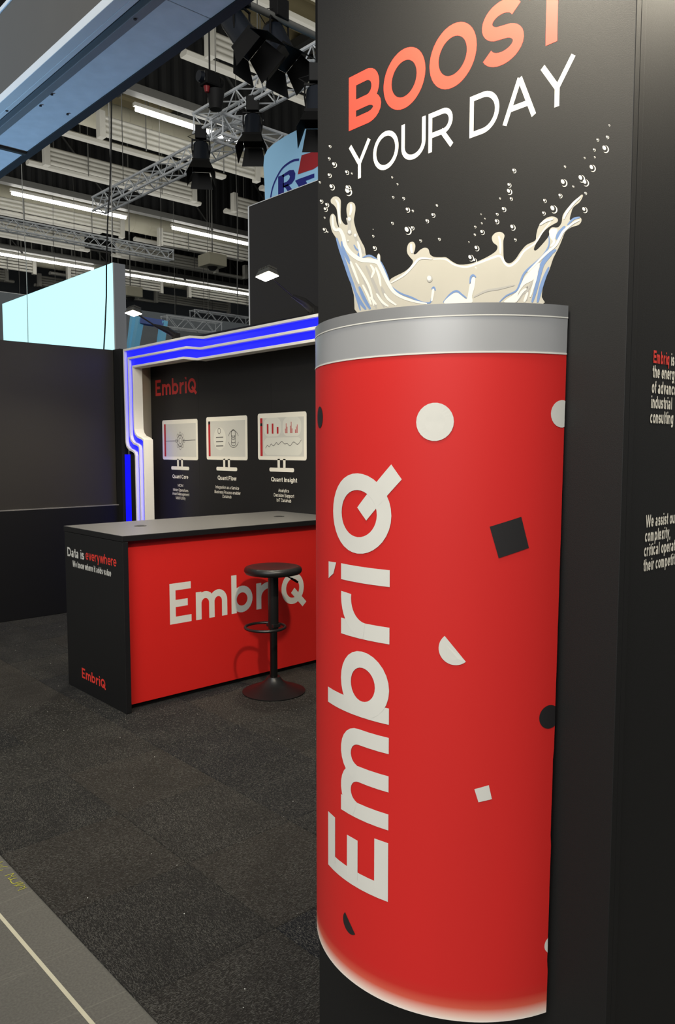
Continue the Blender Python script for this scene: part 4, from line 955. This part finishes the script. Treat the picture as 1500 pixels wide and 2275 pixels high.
# ================================================================== stage lights
LB = mat('stage_light_black', rgb(11, 11, 12), .55, 0, var=.05, spec=.25); LBB = mat('stage_light_blue_black', rgb(26, 32, 42), .35, .3, var=.05)
def stage_light(top, body, aim, label, s=1.0):
    """hung from top; body centre; pointing at aim"""
    top = Vector(top); body = Vector(body); n = (Vector(aim) - body).normalized()
    x = n.cross(Vector((0, 0, 1))).normalized(); y = x.cross(n)
    t = thing('stage_light', body, label, 'stage light', 'stage lights with barn doors')
    MB().tube(body - n * .2 * s, body + n * .12 * s, .122 * s, 16, .128 * s).build('lamp_body', LBB, t, smooth=True)
    MB().tube(body - n * .27 * s, body - n * .201 * s, .08 * s, 14, .12 * s).build('rear_cap', LB, t, smooth=True)
    fr = MB(); vs = [body + x * (a_ * .13 * s) + y * (b_ * .13 * s) + n * c_ for c_ in (.121 * s, .16 * s) for a_, b_ in ((-1, -1), (1, -1), (1, 1), (-1, 1))]
    fr.add(vs, [(0, 3, 2, 1), (4, 5, 6, 7), (0, 1, 5, 4), (1, 2, 6, 5), (2, 3, 7, 6), (3, 0, 4, 7)]).build('colour_frame', LB, t)
    for (u, v, op) in ((x, y, .35), (-x, y, .35), (y, x, .55), (-y, x, .55)):
        e = body + u * (.132 * s) + n * (.162 * s); o = (n + u * op).normalized(); nn_ = o.cross(v).normalized() * .002
        L_ = .24 * s; q = [e - v * .12 * s, e + v * .12 * s, e + o * L_ + v * .17 * s, e + o * L_ - v * .17 * s]
        mb = MB().add([p + nn_ for p in q] + [p - nn_ for p in q], [(0, 1, 2, 3), (7, 6, 5, 4), (0, 4, 5, 1), (1, 5, 6, 2), (2, 6, 7, 3), (3, 7, 4, 0)])
        mb.build('barn_door', LB, t)
    for sgn in (-1, 1):
        MB().path([body + x * (sgn * .118 * s), body + x * (sgn * .135 * s) + Vector((0, 0, .12 * s)), body + x * (sgn * .13 * s) + Vector((0, 0, .24 * s))], .011 * s, 6).build('yoke_arm', LB, t)
    yb = body + Vector((0, 0, .25 * s))
    MB().tube(yb - x * .14 * s, yb + x * .14 * s, .014 * s, 6).build('yoke_bar', LB, t)
    vs = [yb + x * (a_ * .085 * s) + x.cross(Vector((0, 0, 1))) * (b_ * .06 * s) + Vector((0, 0, c_)) for c_ in (.015 * s, .21 * s) for a_, b_ in ((-1, -1), (1, -1), (1, 1), (-1, 1))]
    MB().add(vs, [(0, 3, 2, 1), (4, 5, 6, 7), (0, 1, 5, 4), (1, 2, 6, 5), (2, 3, 7, 6), (3, 0, 4, 7)]).build('ballast_box', LB, t, bevel=.008)
    tt = yb + Vector((0, 0, .21 * s))
    MB().tube(tt, (tt.x, tt.y, max(top.z, tt.z + .03)), .013, 6).build('clamp_rod', LB, t)
    MB().path([body - n * .22 * s, body - n * .33 * s + Vector((0, 0, -.06)), body - n * .25 * s + x * .2 * s + Vector((0, 0, .1)), yb + x * .07 * s + Vector((0, 0, .1 * s))], .006, 5).build('cable', DEEP, t)
    return t
X1 = 5.55
def sl(b_, ax_, ay_, label, s, topz):
    stage_light((b_.x, b_.y, topz), b_, b_ + _f * ax_ * .0 + _r * ax_ + Vector((0, 0, -1)) * ay_ - _f * .35, label, s)
PY = a.y
sl(ony(537, 74, PY), .62, 1.0, 'black stage light with barn doors, upper left one under the grey pipe', 1.0, 5.965)
sl(ony(621, 104, PY), .42, 1.0, 'black stage light with barn doors, upper right one before the bright truss', 1.0, 5.965)
sl(onx(562, 292, 7.07), 0, 1.0, 'black stage light with wide barn doors hanging beside the blue sign', 1.05, 6.645)
sl(onx(447, 350, 7.07), .05, 1.0, 'black stage light with splayed barn doors hanging lowest left', 1.05, 6.645)
sl(onx(704, 240, 5.0), 0, 1.0, 'black stage light half hidden behind the can pillar edge', .85, 6.0)
# chain hoist
p = onx(466, 180, 6.6); ch = thing('chain_hoist', p, 'black chain hoist with red hook block hanging above the truss end', 'hoist')
MB().box(p.x - .13, p.x + .13, p.y - .10, p.y + .10, p.z - .09, p.z + .11).build('hoist_motor', LB, ch, bevel=.03)
MB().tube((p.x - .19, p.y, p.z + .02), (p.x - .131, p.y, p.z + .02), .075, 14, .085).build('motor_cap', LBB, ch, smooth=True)
MB().tube((p.x + .131, p.y, p.z + .02), (p.x + .2, p.y, p.z + .02), .09, 14, .07).build('motor_cap', LB, ch, smooth=True)
MB().tube((p.x - .05, p.y, p.z - .17), (p.x - .05, p.y, p.z - .091), .03, 12, .05).build('hook_block', mat('hoist_red', rgb(150, 30, 36), .4, var=.05), ch, smooth=True)
MB().lathe([(.0, -.28), (.09, -.28), (.13, -.02), (.1, 0), (.0, 0)], (p.x + .1, p.y, p.z - .092), 14).build('chain_bag', DEEP, ch, smooth=True)
MB().tube((p.x, p.y, p.z + .11), (p.x, p.y, ROOF - .001), .014, 6).build('chain', DARKSTEEL, ch)
for i in range(5): MB().box(p.x - .135, p.x - .131, p.y - .08 + i * .035, p.y - .065 + i * .035, p.z - .05, p.z + .08).build('cooling_fin', GREYSTEEL, ch)

# ================================================================== neighbouring stands
tw = MB().box(4.30, 4.38, .66, 5.86, 0, 3.805).build('wall_neighbour', WALLBLACK); struct(tw, 'tall black back wall of the next stand', 'wall')
MB().box(4.296, 4.384, 5.861, 5.873, 0, 3.805).build('edge_trim', ALUPRO, tw); MB().box(4.296, 4.384, .66, 5.873, 3.806, 3.812).build('edge_trim', ALUPRO, tw)
# blue hanging sign with a partly hidden mark
SXX = 6.0
def q5(*p): return [onx(400 + x / 4.839, 220 + y / 4.839, SXX) for x, y in p]
sg = thing('hanging_sign', onx(640, 400, SXX), 'pale blue hanging sign with a dark blue R and a red bar', 'sign')
edge = q5((930,1250),(915,1080),(908,900),(897,720),(905,620),(940,545),(1010,480),(1130,400),(1300,310),(1480,245),(1750,190),(2100,180),(2450,250),(2600,420),(2640,700),(2640,1250))
poly = [(p.y, p.z) for p in edge]
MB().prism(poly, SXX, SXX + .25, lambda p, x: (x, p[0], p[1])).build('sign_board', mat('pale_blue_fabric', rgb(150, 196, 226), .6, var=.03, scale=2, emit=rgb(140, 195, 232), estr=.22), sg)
NAVY = mat('navy_ink', rgb(22, 34, 140), .5, var=.02); SRED = mat('sign_red_ink', rgb(176, 30, 42), .5, var=.02)
sm = MB(); fs_ = lambda p: (SXX - .004, p[0], p[1])
def poly5(mb, *pts): mb.flat([(q.y, q.z) for q in q5(*pts)], fs_)
arcp = [(972,1180),(978,1060),(1000,950),(1040,850),(1100,750),(1170,690),(1230,660),(1283,652)]
ap = smooth_path([(q.y, q.z) for q in q5(*arcp)], 5); L, R = offset_strip(ap, .026); sm.strip(L, R, fs_)
poly5(sm, (1058,835),(1120,810),(1120,1060),(1058,1100)); 
poly5(sm, (1100,818),(1180,765),(1225,762),(1243,800),(1238,860),(1205,910),(1160,935),(1110,955),(1110,905),(1150,890),(1178,860),(1185,830),(1170,812),(1140,825),(1110,845))
poly5(sm, (1110,940),(1165,915),(1255,1030),(1200,1060),(1140,960))
poly5(sm, (1240,880),(1275,862),(1447,800),(1447,845),(1355,880),(1400,960),(1290,960))
sm.build('navy_mark', NAVY, sg)
mb = MB(); poly5(mb, (1310,605),(1540,535),(1520,700),(1437,755),(1268,812)); mb.build('red_bar', SRED, sg)
MB().tube((SXX + .12, sum(p[0] for p in poly) / len(poly), max(p[1] for p in poly) - .05), (SXX + .12, sum(p[0] for p in poly) / len(poly), ROOF), .01, 5).build('hanger', GREYSTEEL, sg)
# cyan lightbox
la, lb_ = onx(251, 583, 6.0), onx(5, 675, 6.0)
lx = ony(278, 588, la.y).x
bx = thing('lightbox', (6.2, la.y, 2), 'glowing cyan lightbox wall rising behind the black partition', 'lightbox')
MB().box(6.012, lx, la.y, lb_.y, 0, 4.6).build('box_frame', mat('lightbox_grey_side', rgb(150, 154, 160), .5, var=.03), bx)
MB().box(6.0, 6.0115, la.y + .012, lb_.y, .05, 4.6).build('lit_fabric', mat('cyan_lit_fabric', rgb(190, 250, 255), .6, var=0, emit=(.50, .93, 1.0, 1), estr=1.0), bx)
MB().box(5.998, 6.012, la.y, la.y + .0115, 0, 4.602).build('edge_profile', ALUPRO, bx)
# blue framed stand far behind
ns = thing('blue_stand_frame', (9, 17, 0), 'pale blue portal frame of a far stand behind the first arm lamp', 'stand frame')
PB = mat('cyan_lit_frame', rgb(130, 195, 225), .5, var=.03, emit=rgb(120, 200, 240), estr=.15)  # faint emission put in for the posts' cyan-lit look
def slant(p0, p1, X, r, nm):
    a_, b__ = onx(*p0, X), onx(*p1, X); e_ = a_ + (b__ - a_) * (a_.z / (a_.z - b__.z)); MB().tube(a_, e_, r, 4).build(nm, PB, ns)
slant((298, 690), (288, 772), 8.2, .07, 'post'); slant((312, 705), (300, 770), 8.2, .09, 'post'); slant((364, 712), (358, 757), 8.6, .09, 'post')
MB().tube(onx(312, 712, 8.2), onx(364, 720, 8.6), .1, 4).build('top_bar', mat('deep_blue_frame', rgb(70, 100, 180), .5, var=.03), ns)
p = ony(319, 690, 24.0)
gb = MB().box(p.x - 9, p.x + 16, 24.0, 24.3, 0, p.z).build('wall_stand_grey', mat('grey_stand_wall', rgb(150, 158, 164), .6, var=.04)); struct(gb, 'grey wall of a far stand', 'wall')
# blue round thing left of lightbox
p = onx(0, 745, 6.2)

# hanging cables
def cable(p0, p1, r, m, label, name='hanging_cable'):
    p0, p1 = Vector(p0), Vector(p1); t = MB(); n = 10; pts = []
    for i in range(n + 1):
        q = p0.lerp(p1, i / n); q.x += .012 * math.sin(i * 1.7); pts.append(q)
    return tag(t.path(pts, r, 6).build(name, m, smooth=True, origin=p1), label, 'cable', 'cables hanging from the roof')
WC = mat('white_cable', rgb(190, 190, 186), .5, var=.03); BC = mat('black_cable', rgb(14, 14, 15), .5, var=.03)
a = onx(250.5, 190, 5.6); b = onx(231, 776, 5.6); dirv = (a - b).normalized()
cable(a + dirv * 1.4, b - dirv * .3, .011, BC, 'thick black cable slanting down in front of the cyan lightbox')
p = onx(253, 583, 6.12); cable((p.x, p.y, ROOF + .17), (p.x, p.y + .05, 4.6), .008, WC, 'white steel cable rising from the lightbox corner')
p = onx(62, 715, 5.6); cable((p.x, p.y + .1, ROOF), (p.x, p.y, p.z - .6), .007, WC, 'thin white cable hanging left in front of the lightbox')
for px, py, X, lab in ((357, 480, 9.5, 'pair of thin grey wires below the slanting truss'), (465, 440, 9.0, 'thin grey wire right of the slanting truss'), (527, 560, 8.6, 'thin grey wire near the tall black wall'), (122, 620, 10.0, 'thin grey wire above the middle of the lightbox'), (168, 620, 10.5, 'thin grey wire above the lightbox near its corner')):
    p = onx(px, py, X); cable((p.x, p.y, ROOF + .17), (p.x, p.y, p.z - .8), .007, GREYSTEEL, lab)
